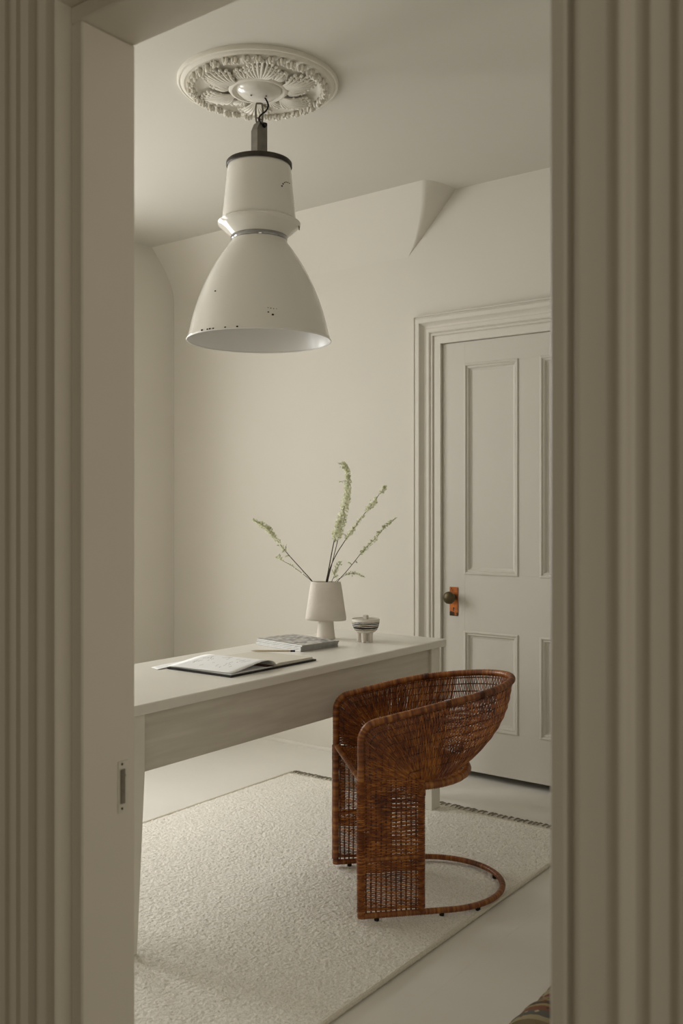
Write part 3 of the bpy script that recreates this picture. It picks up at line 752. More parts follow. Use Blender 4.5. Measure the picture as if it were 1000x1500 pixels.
# basket: rows (stakes) around, canes radiating from the rear post heads and the seat ring to the rim
tp = []
fc = front_curve(-1); 
for p in fc:
    if p[2] > 0.445 or p[0] > 0.01: tp.append(p)
TOP = tp + [rim_pt(radians(-90 + 180 * i / 60)) for i in range(1, 60)] + [V(p[0], -p[1], p[2]) for p in tp[::-1]]
nf_ = len(tp); TL = [0]
for a, b in zip(TOP[:-1], TOP[1:]): TL.append(TL[-1] + np.linalg.norm(b - a))
TL = np.array(TL); TOPA = np.array(TOP)
PH = [(-90.0 if i < nf_ else (90.0 if i >= nf_ + 59 else -90 + 3.0 * (i - nf_ + 1))) for i in range(len(TOP))]
# fan: the front stretch is pinned to the head of the rear post, the rest spreads round the seat ring
def basket(u, t):
    s = u * TL[-1]
    T = V(*[np.interp(s, TL, TOPA[:, k]) for k in range(3)]); ph = radians(np.interp(s, TL, PH))
    sgn = -1 if u < 0.5 else 1
    C = max(0, cos(ph))
    if C > 1e-3:
        # canes lean: ring point lags behind the rim point near the sides
        ph2 = sgn * (pi / 2) * (abs(ph) / (pi / 2)) ** 0.80
        B = seat_pt(ph2); B[2] += 0.008 + 0.012 * C; B[0] = PD + (B[0] - PD) * 0.90; B[1] *= 1 - 0.03 * C
    else: B = V(PD - 0.002, sgn * HW, 0.432)
    bul = min(1.0, C * 1.5)
    e = t + bul * (0.80 * (1 - (1 - t) ** 2.9) + 0.20 * t - t)
    if C > 1e-3: e = min(1.0, e)
    return V(B[0] + (T[0] - B[0]) * e, B[1] + (T[1] - B[1]) * e, B[2] + (T[2] - B[2]) * t)
def bnorm(u, t):
    d = 0.004
    a = basket(min(1, u + d), t) - basket(max(0, u - d), t); b = basket(u, min(1, t + 0.02)) - basket(u, max(0, t - 0.02))
    return nrm(np.cross(a, b))
rowsT = [0.20, 0.32, 0.43, 0.54, 0.645, 0.75, 0.85, 0.935]
rw = MB()
for t in rowsT:
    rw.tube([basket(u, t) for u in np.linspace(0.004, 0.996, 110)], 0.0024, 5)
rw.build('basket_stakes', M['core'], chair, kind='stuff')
cn = MB(); sL = 0.003; i = 0
knots_t = [0.02, 0.11] + [v for a, b in zip(rowsT, rowsT[1:] + [1.0]) for v in (a, (a + b) / 2)] + [1.0]
while sL < TL[-1] - 0.003:
    u = sL / TL[-1]; ph = abs(np.interp(sL, TL, PH)); pts = []
    N0 = bnorm(u, 0.6)
    t_min = 0.0
    if ph > 89.5: t_min = (0.0, random.choice((.2, .32, .43, .48)), random.choice((.11, .2, .26)), random.choice((.32, .43, .54)))[i % 4]
    for t in knots_t:
        if t < t_min: continue
        p = basket(u, t)
        off = 0.0
        if t in rowsT: off = (0.0019 if (rowsT.index(t) + i) % 2 else -0.0019)
        elif t < 0.15: off = 0.0025 * (1 if i % 2 else -1)
        pts.append(p + N0 * off + V(random.uniform(-.0005, .0005), random.uniform(-.0005, .0005), 0))
    far = u > 0.5
    open_ = (12 < ph < 50) if far else (38 < ph < 72)
    tight = (not open_) and (far or ph < 30 or 75 < ph < 89.9)
    cn.tube(pts, random.uniform(0.00175, 0.00225) * (1.0 if not tight else (1.22 if far else 1.10)), 5)
    sL += (0.0070 if open_ else (0.0052 if tight else 0.0060)) * random.uniform(.9, 1.1); i += 1
cn.build('woven_basket', M['cane'], chair, kind='stuff', angle=80)
# binding at the junction of rear post, seat ring and basket
for s in (-1, 1):
    m = MB()
    for k in range(9):
        z = 0.400 + k * 0.0048
        m.tube([V(PD + 0.0135 * cos(a), s * HW + 0.0135 * sin(a), z + 0.001 * sin(a * 2)) for a in np.linspace(0, 2 * pi, 13)[:-1]], 0.0024, 5, closed=True)
    m.build('cane_binding', M['pole'], chair, angle=80)
# wrapped joints seen on the rim
for sgn, u in ((-1, 0.26), (-1, 0.335), (1, 0.70)):
    m = MB(); s0 = u * TL[-1]
    for k in range(5):
        s1 = s0 + k * 0.004; c0 = V(*[np.interp(s1, TL, TOPA[:, j]) for j in range(3)]); c1 = V(*[np.interp(s1 + 0.003, TL, TOPA[:, j]) for j in range(3)])
        t_ = nrm(c1 - c0); u_ = nrm(np.cross(t_, V(0, 0, 1))); w_ = np.cross(t_, u_)
        m.tube([c0 + 0.0122 * (cos(a) * u_ + sin(a) * w_) for a in np.linspace(0, 2 * pi, 13)[:-1]], 0.0018, 4, closed=True)
    m.build('cane_binding', M['core'], chair, angle=80)

# ------------------------------------------------------------------ ceiling medallion
MX, MY = -2.403, 2.680
med = thing('ceiling_medallion', 'round white plaster ceiling rose with acanthus leaves above the pendant lamp', 'ceiling rose', (MX, MY, ZC))
m = MB()
prof = [(0.302, 0.002), (0.302, -0.011), (0.299, -0.015), (0.294, -0.016), (0.291, -0.013), (0.288, -0.016), (0.282, -0.021), (0.276, -0.022), (0.272, -0.019), (0.262, -0.019), (0.236, -0.020), (0.228, -0.016), (0.220, -0.012),
        (0.180, -0.014), (0.140, -0.018), (0.115, -0.024), (0.110, -0.032), (0.104, -0.036), (0.098, -0.036), (0.094, -0.030), (0.088, -0.026), (0.05, -0.026), (0.0, -0.026)]
m.lathe(prof, 96); m.build('rose_plate', M['plaster'], med, angle=40)
# one acanthus spray, x = outward, drawn hanging down (-z)
def spray(n_l, r0, r1, spread, h, wd=1.0):
    m = MB()
    for k in range(n_l):
        f = (k / (n_l - 1)) * 2 - 1; a = f * spread
        L_ = (r1 - r0) * (1 - 0.35 * abs(f) ** 1.5); pts = []; rr = []
        for i in range(9):
            t = i / 8; r = r0 + L_ * t
            aa = a * (0.35 + 0.65 * t) + 0.05 * f * sin(t * pi)
            pts.append(V(r * cos(aa), r * sin(aa) * 1.0, -0.014 - h * sin(pi * (0.25 + 0.6 * t)) * 1.0)); rr.append(wd * (0.0030 + 0.0034 * sin(pi * t)) * (1.15 - 0.3 * abs(f)))
        m.tube(pts, rr, 6, flat=1.0)
        e = pts[-1]; m.sphere((e[0], e[1], e[2] - 0.003), 0.0075, 7, 5, (1, 1, .8))
        for q in (3, 5, 6):
            p = pts[q]; m.sphere((p[0] + 0.004, p[1] + 0.008 * (1 if f > 0 else -1), p[2] + 0.002), 0.0055, 6, 4, (1.3, .8, .8))
    return m
me_big = spray(9, 0.106, 0.236, 0.33, 0.024).mesh('acanthus_leaf', M['plaster'], angle=80)
me_small = spray(5, 0.106, 0.176, 0.15, 0.016, 0.9).mesh('sprig', M['plaster'], angle=80)
a_cam = math.atan2(-MY, -MX)
for k in range(6):
    link('acanthus_leaf', me_big, med, (0, 0, 0), (0, 0, a_cam + radians(4) + k * pi / 3))
    link('sprig', me_small, med, (0, 0, 0), (0, 0, a_cam + radians(34) + k * pi / 3))
m = MB()
for dx, dy, r in ((0, 0, .0095), (-.007, .011, .0065), (-.006, -.010, .007), (.009, .006, .0065), (.010, -.006, .0055), (-.013, .003, .005)):
    m.sphere((0.252 + dx, dy, -0.028 - abs(dy) * .3), r, 7, 5, (1, 1, 1.7))
me_w = m.mesh('wreath_leaf', M['plaster'], angle=80)
for k in range(38):
    link('wreath_leaf', me_w, med, (0, 0, random.uniform(-.003, .003)), (0, 0, 2 * pi * k / 38 + random.uniform(-.02, .02)))

# ------------------------------------------------------------------ pendant lamp
K = 3.59 / 1393.0
def lz(py): return H + (743 - py) * K
LX, LY = -2.4005, 2.683
lamp = thing('pendant_lamp', 'large vintage white enamel factory pendant lamp with chipped rim hanging over the desk', 'lamp', (LX, LY, lz(499)))
B0 = lz(499)
def lp(mb, name, mat, parent=lamp, **k): return mb.build(name, mat, parent, **k)
def L(px_half, py): return (px_half * K, lz(py) - B0)
outer = [L(104.6, 500.5), L(105.2, 499), L(104.6, 497.5), L(102.0, 491), L(98.2, 474), L(93.5, 457), L(88.3, 441), L(81.5, 424), L(73.6, 407), L(66, 393), L(57.2, 379), L(49, 367), L(42.0, 358), L(40.6, 354)]
dense = []
for (a, b) in zip(outer[:-1], outer[1:]):
    for t in (0, .5): dense.append((a[0] + (b[0] - a[0]) * t, a[1] + (b[1] - a[1]) * t))
dense.append(outer[-1])
m = MB(); m.lathe(outer, 96); inner = [(r - 0.004, z - (0.0 if i > 2 else 0)) for i, (r, z) in enumerate(outer)]
shade = lp(m, 'shade', M['enamel'], angle=60)
m = MB(); pin = [(outer[0][0], outer[0][1])] + [(r - 0.0035, z + 0.001) for r, z in outer[2:]] + [L(30, 351), (0.0, L(0, 351)[1])]
m.lathe(pin[::-1], 96); m.build('shade_lining', M['enamel_in'], shade, angle=60, label='brighter white inside of the shade')
m = MB(); m.tube([V(104.8 * K * cos(a), 104.8 * K * sin(a), L(0, 499.8)[1]) for a in np.linspace(0, 2 * pi, 97)[:-1]], 0.0028, 8, closed=True); m.build('rolled_rim', M['enamel_in'], shade, angle=80)
m = MB(); m.lathe([L(40.8, 353.5), L(41.3, 351.5), L(41.3, 348.5), L(40.6, 347)], 64); lp(m, 'neck_band', M['chrome'], label='shiny dark metal neck band')
m = MB(); m.lathe([L(38, 347.5), L(41.5, 347.5), L(44.0, 345), L(49.5, 340), L(56.5, 334), L(60.2, 330.5), L(60.6, 328), L(58.8, 326.8), L(55.5, 325), L(53.6, 323.5)], 72)
collar = lp(m, 'collar', M['enamel'], angle=40)
m = MB(); a0 = math.atan2(-LY, -LX) + radians(82)
m.tube([V(58.5 * K * cos(a0 + t * .10), 58.5 * K * sin(a0 + t * .10), L(0, 333)[1] + 0.012 * t * 0 + 0.010 * sin(t * pi)) for t in np.linspace(-.3, 1.3, 10)], 0.002, 6); m.build('clip', M['steel'], collar)
m = MB(); m.lathe([L(52, 321), L(53.8, 323.5), L(53.7, 320), L(52.2, 305), L(50.0, 285), L(48.0, 265), L(46.6, 250), L(46.0, 244), L(45, 242)], 72); lp(m, 'upper_housing', M['enamel'], angle=50)
m = MB(); m.lathe([L(45.8, 244.5), L(47.4, 246.2), L(48.2, 245), L(48.0, 240), L(46.8, 238.5), L(20, 237), L(0, 237)], 72); cap_ = lp(m, 'dark_cap', M['darksteel'], angle=40, label='dark metal cap')
# bracket: folded steel box with bevelled ends, turned so two faces show
m = MB(); bz0, bz1 = lz(238) - B0, lz(181) - B0
ba = math.atan2(-LY, -LX) + radians(90 + 36)
poly = [(-0.023, bz0), (0.023, bz0), (0.023, bz1), (-0.010, bz1), (-0.023, bz1 - 0.030)]
pm = MB(); pm.prism([(p[0], p[1]) for p in poly], 1, -0.020, 0.020)
br = lp(pm, 'bracket', M['steel'], smooth=False); br.rotation_euler = (0, 0, ba)
m = MB(); m.box(-0.0235, 0.0235, -0.0203, 0.0203, bz0 + 0.000, bz0 + 0.016, 0.002); m.build('bracket_foot', M['darksteel'], br, smooth=False)
q = MB(); q.tube([V(0.008, -0.0185, bz1 - 0.012), V(0.008, -0.030, bz1 - 0.012)], [0.010, 0.008], 10); q.build('cable_gland', M['black'], br)
# eye, oval link, hook and black cable
m = MB(); lk = [V(0, 0.0135 * cos(a), lz(166) - B0 + 0.045 * max(-.8, min(.8, 1.25 * sin(a)))) for a in np.linspace(0, 2 * pi, 33)[:-1]]
rv = nrm(V(LY, -LX, 0)); lk = [V(rv[0] * p[1], rv[1] * p[1], p[2]) for p in lk]
m.tube(lk, 0.0036, 8, closed=True); lp(m, 'chain_link', M['steel'], angle=80)
m = MB(); m.tube([V(0.006 * cos(a), 0.006 * sin(a), lz(177) - B0 + 0.010 * sin(a * .5)) for a in np.linspace(0, 2 * pi, 17)[:-1]], 0.003, 6, closed=True)
m.box(-0.005, 0.005, -0.003, 0.003, bz1 - 0.005, bz1 + 0.016, 0.001); lp(m, 'eye', M['steel'])
m = MB(); m.tube([V(0, 0, lz(146) - B0), V(0, 0, lz(140) - B0), V(0, 0, lz(128) - B0)], 0.0042, 8); lp(m, 'ceiling_hook', M['steel'])
cab = [(3, 142, 0.008), (8, 145, 0.008), (12.0, 152, 0.010), (13, 158, 0.012), (10, 165, 0.014), (4, 170.5, 0.018), (0.5, 175, 0.022), (0.0, 180, 0.026), (2.0, 184.5, 0.026), (5.0, 186, 0.024)]
fwd = nrm(V(-LX, -LY, 0)); ptsc = [rv * (a * K) * -1 + fwd * d + V(0, 0, lz(b) - B0) for a, b, d in cab]
# orient: screen right is the direction (cos, sin) of the camera yaw
scr = V(0.7997, 0.6004, 0); ptsc = [scr * (a * K) + fwd * d + V(0, 0, lz(b) - B0) for a, b, d in cab]
fine = []
for i in range(len(ptsc) - 1):
    p0 = ptsc[max(0, i - 1)]; p1 = ptsc[i]; p2 = ptsc[i + 1]; p3 = ptsc[min(len(ptsc) - 1, i + 2)]
    for t in (0, .25, .5, .75): fine.append(0.5 * ((2 * p1) + (-p0 + p2) * t + (2 * p0 - 5 * p1 + 4 * p2 - p3) * t * t + (-p0 + 3 * p1 - 3 * p2 + p3) * t ** 3))
fine.append(ptsc[-1])
m = MB(); m.tube(fine, 0.0032, 8); lp(m, 'power_cable', M['black'], angle=80, label='black power cable')
m = MB(); cz = ZC - 0.026 - B0
m.lathe([(0.084, cz + 0.0005), (0.084, cz - 0.004), (0.078, cz - 0.012), (0.062, cz - 0.024), (0.040, cz - 0.032), (0.018, cz - 0.036), (0.0, cz - 0.0365)], 56)
can = lp(m, 'ceiling_canopy', M['enamel'], angle=60)
for (a, b) in ((-0.030, 0.030), (0.026, 0.024)):
    q = MB(); p = scr * a * 1.0 + fwd * b; q.sphere((p[0], p[1], cz - 0.0335), 0.0032, 8, 6); q.build('screw', M['steel'], can)
# enamel chips (bare iron spots), laid on the surface
def on_shade(px, py, r_, name='chip', out=True, sx=1.0, sz=1.0):
    # find the point of the shade at this bearing and height
    prof = outer if py > 354 else [L(53.7, 320), L(52.2, 305), L(50.0, 285), L(48.0, 265), L(46.6, 250)]
    ph = 0
    zt_ = None
    # iterate: height seen on the near side of the shade
    for yz in np.linspace(498 if py > 354 else 320, 356 if py > 354 else 250, 300):
        rr = np.interp(-yz, [-p for p in ([500.5, 499, 497.5, 491, 474, 457, 441, 424, 407, 393, 379, 367, 358, 354] if py > 354 else [320, 305, 285, 265, 250])], [q_[0] for q_ in prof])
        sx_ = (px - 381.3) * K
        if abs(sx_) >= rr: continue
        dep = 3.59 - sqrt(rr * rr - sx_ * sx_)
        sx2 = (px - 381.3) / 1393.0 * dep
        if abs(sx2) >= rr: continue
        yy = 743 - 1393.0 * (lz(yz) - H) / dep
        if abs(yy - py) < 0.8:
            p = scr * sx2 + nrm(V(0.6004, -0.7997, 0)) * sqrt(rr * rr - sx2 * sx2); return V(p[0], p[1], lz(yz) - B0)
    return None
chips = MB()
for (px, py, r_) in ((407, 451, .0018), (403, 450.5, .0016), (411, 452, .0016), (415, 452, .0014), (403.5, 457, .0026), (410, 460.5, .0038), (323.5, 426.5, .003), (304, 489.5, .004), (313, 486.5, .003), (317, 486, .0035), (322.5, 485.5, .003), (341, 482.5, .003), (359, 481.5, .0036),
                     (417.5, 272.5, .003), (419, 269.5, .0028), (421, 267.6, .0022), (423, 266.8, .0022), (425, 267.5, .0022), (427, 268.8, .0022)):
    p = on_shade(px, py, r_)
    if p is None and py > 470:
        sx2 = (px - 381.3) / 1393.0 * 3.37; rr = 104.8 * K; p0 = scr * sx2 + nrm(V(0.6004, -0.7997, 0)) * sqrt(max(0, rr * rr - sx2 * sx2)); p = V(p0[0], p0[1], lz(498) - B0)
    if p is None: continue
    chips.sphere(p, r_ * 1.25, 7, 5, (1, 1, .7))
chips.build('enamel_chips', M['chip'], lamp, label='dark spots where the enamel has chipped', kind='stuff')

# ------------------------------------------------------------------ vase and blossom branches
TZ = 0.7605
VX, VY = -2.612, 3.365
vase = thing('ceramic_vase', 'flattened beige stoneware vase, wide body on narrow foot, on the far desk end', 'vase', (VX, VY, TZ))
vr = math.atan2(0.6004, 0.7997)   # width runs across the view from the doorway
vase.rotation_euler = (0, 0, vr + radians(-8))
k3 = 4.262 / 1393.0
m = MB()
# foot
m.lathe([(0, 0), (0.0415, 0), (0.0425, 0.003), (0.0405, 0.020), (0.0375, 0.045), (0.0350, 0.070), (0.0335, 0.100), (0.033, 0.12)], 40, sy=0.95)
m.build('foot', M['vase'], vase, angle=50)
# body: lens-shaped sections, wide at the bottom, closing under
m = MB(); sec = [(0.100, 0.030, 0.028), (0.083, 0.060, 0.030), (0.082, 0.080, 0.034), (0.0835, 0.0885, 0.038), (0.0865, 0.0915, 0.041), (0.093, 0.0925, 0.044), (0.103, 0.0915, 0.046), (0.135, 0.0865, 0.047), (0.170, 0.081, 0.045), (0.210, 0.0755, 0.041), (0.245, 0.0695, 0.037), (0.254, 0.0675, 0.0355), (0.2565, 0.066, 0.034), (0.2555, 0.063, 0.031), (0.230, 0.064, 0.031), (0.18, 0.066, 0.033)]
R = []; n = 56
for z, wx, wy in sec:
    row = []
    for k in range(n):
        a = 2 * pi * k / n; c_, s_ = cos(a), sin(a); ex = 0.80
        row.append(m.addv((wx * math.copysign(abs(c_) ** ex, c_), wy * math.copysign(abs(s_) ** 1.15, s_), z)))
    R.append(row)
for a, b in zip(R[:-1], R[1:]):
    for k in range(n): m.face(a[k], a[(k + 1) % n], b[(k + 1) % n], b[k])
m.cur = 1; m.face(*R[-1])
m.build('body', [M['vase'], M['vasein']], vase, angle=50)

# world point of a photo position at a given depth beyond the vase centre
def ray_pt(px, py, Z):
    u = (px - 500) / 1393.0 * Z; return V(u * 0.7997 - 0.6004 * Z, u * 0.6004 + 0.7997 * Z, H - (py - 743) / 1393.0 * Z)
ZV = 4.262
def branch(label, pix, dep, r0, r1, fl, leaves=0.0, twigs=(), dens=1.0, fsize=1.0, group='flowering branches in the vase'):
    P0 = [ray_pt(px, py, ZV + d) for (px, py), d in zip(pix, dep)]
    base = P0[0]
    o = thing('blossom_branch', label, 'branch', tuple(base), 0, group)
    # smooth
    pts = []
    for i in range(len(P0) - 1):
        p0 = P0[max(0, i - 1)]; p1 = P0[i]; p2 = P0[i + 1]; p3 = P0[min(len(P0) - 1, i + 2)]
        for t in np.linspace(0, 1, 7)[:-1]: pts.append(0.5 * ((2 * p1) + (-p0 + p2) * t + (2 * p0 - 5 * p1 + 4 * p2 - p3) * t * t + (-p0 + 3 * p1 - 3 * p2 + p3) * t ** 3))
    pts.append(P0[-1]); pts = [p - base for p in pts]; n_ = len(pts)
    m = MB(); m.tube(pts, [r0 + (r1 - r0) * i / (n_ - 1) for i in range(n_)], 6)
    tw = []
    for (f, ddx, ddy, L_) in twigs:
        p = pts[int(f * (n_ - 1))]; e = p + scr * ddx + V(0, 0, ddy); m.tube([p, (p + e) / 2 + V(0, 0, 0.004), e], [0.0009, 0.0007, 0.0005], 4); tw.append((p, e))
    m.build('stem', M['stem'], o, angle=80)
    pm_ = MB(); lm = MB()
    def floret(c, s):
        ax = nrm(V(*[random.gauss(0, 1) for _ in range(3)])); u_ = nrm(np.cross(ax, V(0.3, 0.5, 0.8))); w_ = np.cross(ax, u_)
        for k in range(5):
            a = 2 * pi * k / 5 + random.random() * .3; d = cos(a) * u_ + sin(a) * w_; s2 = -sin(a) * u_ + cos(a) * w_
            q = [pm_.addv(c), pm_.addv(c + d * s * .6 + s2 * s * .38 + ax * s * .25), pm_.addv(c + d * s * 1.05 + ax * s * .35), pm_.addv(c + d * s * .6 - s2 * s * .38 + ax * s * .25)]
            pm_.face(*q)
    def leafm(c, d, s):
        d = nrm(d); w_ = nrm(np.cross(d, V(random.gauss(0, 1), random.gauss(0, 1), random.gauss(0, 1)))); nn = np.cross(d, w_)
        q = [lm.addv(c), lm.addv(c + d * s * .5 + w_ * s * .22 + nn * s * .08), lm.addv(c + d * s), lm.addv(c + d * s * .5 - w_ * s * .22 + nn * s * .08)]
        lm.face(q[0], q[1], q[2]); lm.face(q[0], q[2], q[3])
    for (f0, f1, rad, cnt) in fl:
        for _ in range(int(cnt * dens * 0.8)):
            f = random.uniform(f0, f1) * (n_ - 1); i = min(n_ - 2, int(f)); p = pts[i] + (pts[i + 1] - pts[i]) * (f - i)
            g = V(*[random.gauss(0, 1) for _ in range(3)]); g = nrm(g) * rad * 1.12 * random.random() ** .6; t_ = (f / (n_ - 1) - f0) / max(1e-6, f1 - f0)
            g *= 0.55 + 0.45 * sin(pi * min(1, max(0, t_ * .9 + .08)))
            floret(p + g, random.uniform(.0044, .0070) * fsize)
            if random.random() < leaves * 1.5: leafm(p + g * .6, g + V(0, 0, .004), random.uniform(.008, .014))
    for (p, e) in tw:
        for _ in range(10):
            t = random.random(); c = p + (e - p) * t; leafm(c, V(*[random.gauss(0, 1) for _ in range(3)]) + nrm(e - p), random.uniform(.005, .010))
            if random.random() < .5: floret(c + V(*[random.gauss(0, .002) for _ in range(3)]), .0035)
    if pm_.f: pm_.build('blossoms', M['petal'], o, smooth=False, kind='stuff')
    if lm.f: lm.build('leaves', M['leaf'], o, smooth=False, kind='stuff')
    return o
branch('left-leaning flowering branch with green-white tip in the beige vase', [(463, 868), (458.5, 853), (444, 836), (425, 815), (412, 799), (399, 782), (388, 771), (372, 762)], [0, 0, -.01, -.03, -.05, -.06, -.07, -.08], .0022, .0011,
       [(.50, .70, .011, 70), (.68, .93, .016, 210), (.93, 1, .008, 45)], leaves=.30, twigs=((.50, -.012, -.004, 0), (.52, .006, .030, 0), (.45, -.018, .002, 0)))
branch('thin low twig on the left of the vase, sparse tiny leaves', [(464, 866), (457, 852), (447, 843), (435, 834), (425, 827), (414, 821), (408, 815)], [0, 0, .02, .03, .04, .05, .05], .0013, .0007,
       [(.30, .90, .006, 30), (.90, 1.0, .010, 34)], leaves=.5, fsize=.75)
branch('tallest upright branch packed with pale blossoms', [(476, 868), (478, 853), (482, 833), (486, 811), (490.5, 789), (494.5, 775), (500, 757), (506, 738), (509, 720), (510, 700), (508, 688), (503, 678)], [0, 0, 0, .01, .01, .01, .02, .02, .03, .03, .03, .03], .0026, .0012,
       [(.36, .52, .019, 260), (.48, .82, .020, 620), (.80, 1.0, .013, 230)], leaves=.12, twigs=((.80, -.036, .002, 0), (.93, -.030, .006, 0), (.98, -.028, .006, 0)))
branch('bare-stemmed branch rising close behind the tallest one, blossoms half way', [(479, 868), (480, 853), (486, 828), (491, 808), (496, 788), (502, 770), (506, 752)], [.01, .01, .03, .04, .05, .05, .05], .0022, .0012,
       [(.66, 1.0, .014, 150)], leaves=.3)
branch('right-leaning branch with separate blossom clusters along its upper part', [(481, 868), (479.5, 853), (484, 832), (493, 812), (503, 796), (512, 782), (526, 763), (540, 745), (553, 728), (565, 712)], [0, 0, -.01, -.03, -.04, -.05, -.06, -.07, -.08, -.08], .0024, .0010,
       [(.50, .64, .011, 90), (.62, .72, .009, 50), (.76, .88, .014, 120), (.92, 1.0, .011, 70)], leaves=.2, twigs=((.53, -.012, .012, 0), (.56, .014, .014, 0), (.95, .008, -.012, 0)))
branch('outermost right branch, slender with small green-white buds to its tip', [(490, 868), (494, 853), (507, 838), (520, 822), (532, 807), (547, 792), (560, 777), (571, 766), (582, 758)], [0, 0, .01, .02, .03, .04, .05, .05, .05], .0018, .0007,
       [(.45, .90, .0095, 190), (.88, 1.0, .004, 12)], leaves=.5, fsize=.8, twigs=((.35, -.016, .010, 0), (.38, .010, -.004, 0)))
branch('short feathery green twig just above the vase mouth', [(484, 868), (486, 853), (490, 843), (494, 833), (499, 824)], [0, 0, .03, .04, .04], .0012, .0005,
       [(.4, 1.0, .010, 40)], leaves=.9, fsize=.6, twigs=((.5, -.010, .026, 0), (.6, .012, .026, 0), (.8, .012, .022, 0), (.4, .026, .014, 0), (.7, -.004, .024, 0)))
branch('short drooping twig pointing right from the vase mouth', [(490, 868), (492, 852), (502, 845), (510, 841), (520, 840.5), (530, 844)], [0, 0, .03, .05, .06, .07], .0010, .0004,
       [(.5, 1.0, .006, 36)], leaves=.9, fsize=.6, twigs=((.5, .012, .006, 0), (.7, .016, -.002, 0), (.98, .018, -.006, 0)))

# ------------------------------------------------------------------ footed jar
JX, JY = -2.418, 3.400
jar = thing('footed_lidded_jar', 'small round lidded ceramic bowl with black brush stripes on stubby legs, right of the vase', 'jar', (JX, JY, TZ))
m = MB()
prof = [(0, 0.038), (0.020, 0.037), (0.038, 0.042), (0.050, 0.053), (0.0575, 0.070), (0.0610, 0.087), (0.0615, 0.098), (0.0600, 0.101), (0.0580, 0.100), (0.0560, 0.096), (0.0, 0.096)]
m.lathe(prof, 48); m.build('bowl', M['jar'], jar, angle=50)
m = MB(); m.lathe([(0, 0.099), (0.053, 0.098), (0.0545, 0.0955), (0.0545, 0.094)][::-1], 48); lid = m.build('lid', M['vase'], jar, angle=40)
m = MB(); m.box(-0.011, 0.011, -0.009, 0.009, 0.098, 0.117, 0.003); m.build('lid_knob', M['vase'], lid, smooth=False)
for a in (180, -108, -42, 80):
    aa = radians(a + 36.87); rr = 0.029
    m = MB(); m.lathe([(0, 0), (0.0082, 0), (0.0088, 0.003), (0.0090, 0.032), (0.012, 0.048)], 16, rr * cos(aa), rr * sin(aa)); m.build('leg', M['vase'], jar, angle=50)

# ------------------------------------------------------------------ magazines: four stacked
q4 = [V(-2.796, 3.065), V(-2.430, 2.978), V(-2.497, 3.264)]
bk_c = V(-2.585, 3.130); bang = math.atan2(2.978 - 3.030, -2.430 + 2.735)
labs = ['bottom magazine of the stack of four beside the open notebook', 'second magazine from the bottom of the stack beside the notebook', 'third magazine from the bottom of the stack beside the notebook', 'top magazine of the stack, black and white patterned cover']
z = TZ
for i, lb in enumerate(labs):
    t = 0.0064
    o = thing('magazine', lb, 'magazine', (bk_c[0] + random.uniform(-.003, .003), bk_c[1] + random.uniform(-.003, .003), z), bang + radians([0, .6, -.5, .3][i]), 'magazines stacked on the desk')
    m = MB(); m.box(-0.1445, 0.1466, -0.1035, 0.1035, 0.0007, t - 0.0007); m.build('pages', M['paper'], o, smooth=False)
    m = MB(); m.box(-0.145, 0.148, -0.104, 0.104, t - 0.0005, t); m.cur = 1; m.box(-0.145, 0.148, -0.104, 0.104, 0, 0.0005); m.box(0.1467, 0.148, -0.104, 0.104, 0.0005, t - .0005)
    m.build('cover', [M['cover'], M['spine']], o, smooth=False, label='black and white patterned cover')
    z += t + 0.0002

# ------------------------------------------------------------------ open notebook with curling page
nb = thing('open_notebook', 'open black-covered notebook with curling written pages on the desk', 'notebook', (-2.43, 2.63, TZ), 0)
nO = V(-2.43, 2.63, TZ)
# local axes: e1 runs along the front edge (towards the far end of the desk), e2 towards the back of the desk
f0 = V(-2.279, 2.400); f1 = V(-2.270, 2.864); b0 = V(-2.589, 2.393); b1 = V(-2.560, 2.850)
def nq(s, t, z): # s 0..1 along, t 0..1 front to back
    p = (f0 * (1 - s) + f1 * s) * (1 - t) + (b0 * (1 - s) + b1 * s) * t
    return (p[0] - nO[0], p[1] - nO[1], z)
def slab(fn_lo, fn_hi, s0, s1, t0, t1, ns=20, nt=6):
    m = MB(); A = []; B = []
    for i in range(ns + 1):
        s = s0 + (s1 - s0) * i / ns
        A.append([m.addv(nq(s, t0 + (t1 - t0) * j / nt, fn_lo(s, j / nt))) for j in range(nt + 1)])
        B.append([m.addv(nq(s, t0 + (t1 - t0) * j / nt, fn_hi(s, j / nt))) for j in range(nt + 1)])
    for i in range(ns):
        for j in range(nt):
            m.face(A[i][j], A[i + 1][j], A[i + 1][j + 1], A[i][j + 1]); m.face(B[i][j], B[i][j + 1], B[i + 1][j + 1], B[i + 1][j])
    for i in range(ns): m.face(A[i][0], B[i][0], B[i + 1][0], A[i + 1][0]); m.face(A[i][nt], A[i + 1][nt], B[i + 1][nt], B[i][nt])
    for j in range(nt): m.face(A[0][j], A[0][j + 1], B[0][j + 1], B[0][j]); m.face(A[ns][j], B[ns][j], B[ns][j + 1], A[ns][j + 1])
    return m
slab(lambda s, t: 0.0, lambda s, t: 0.0062, 0, 1, 0, 1).build('cover', M['black'], nb, smooth=False, label='black cover')
# right-hand block of pages, rounded at the spine (s=0.5)
def hb(s, t): u = (s - 0.5) / 0.48; return 0.0065 + 0.0115 * (1 - max(0, 1 - u / 0.16) ** 2) * (1 - 0.30 * u)
slab(lambda s, t: 0.0063, hb, 0.505, 0.975, 0.03, 0.975, 24).build('page_block', M['cream_paper'], nb, smooth=True, angle=40, label='cream block of blank pages')
def hl(s, t): u = (0.5 - s) / 0.48; return 0.0065 + 0.004 * (1 - max(0, 1 - u / 0.2) ** 2)
slab(lambda s, t: 0.0063, hl, 0.025, 0.495, 0.03, 0.975, 24).build('page_block', M['paper'], nb, smooth=True, angle=40)
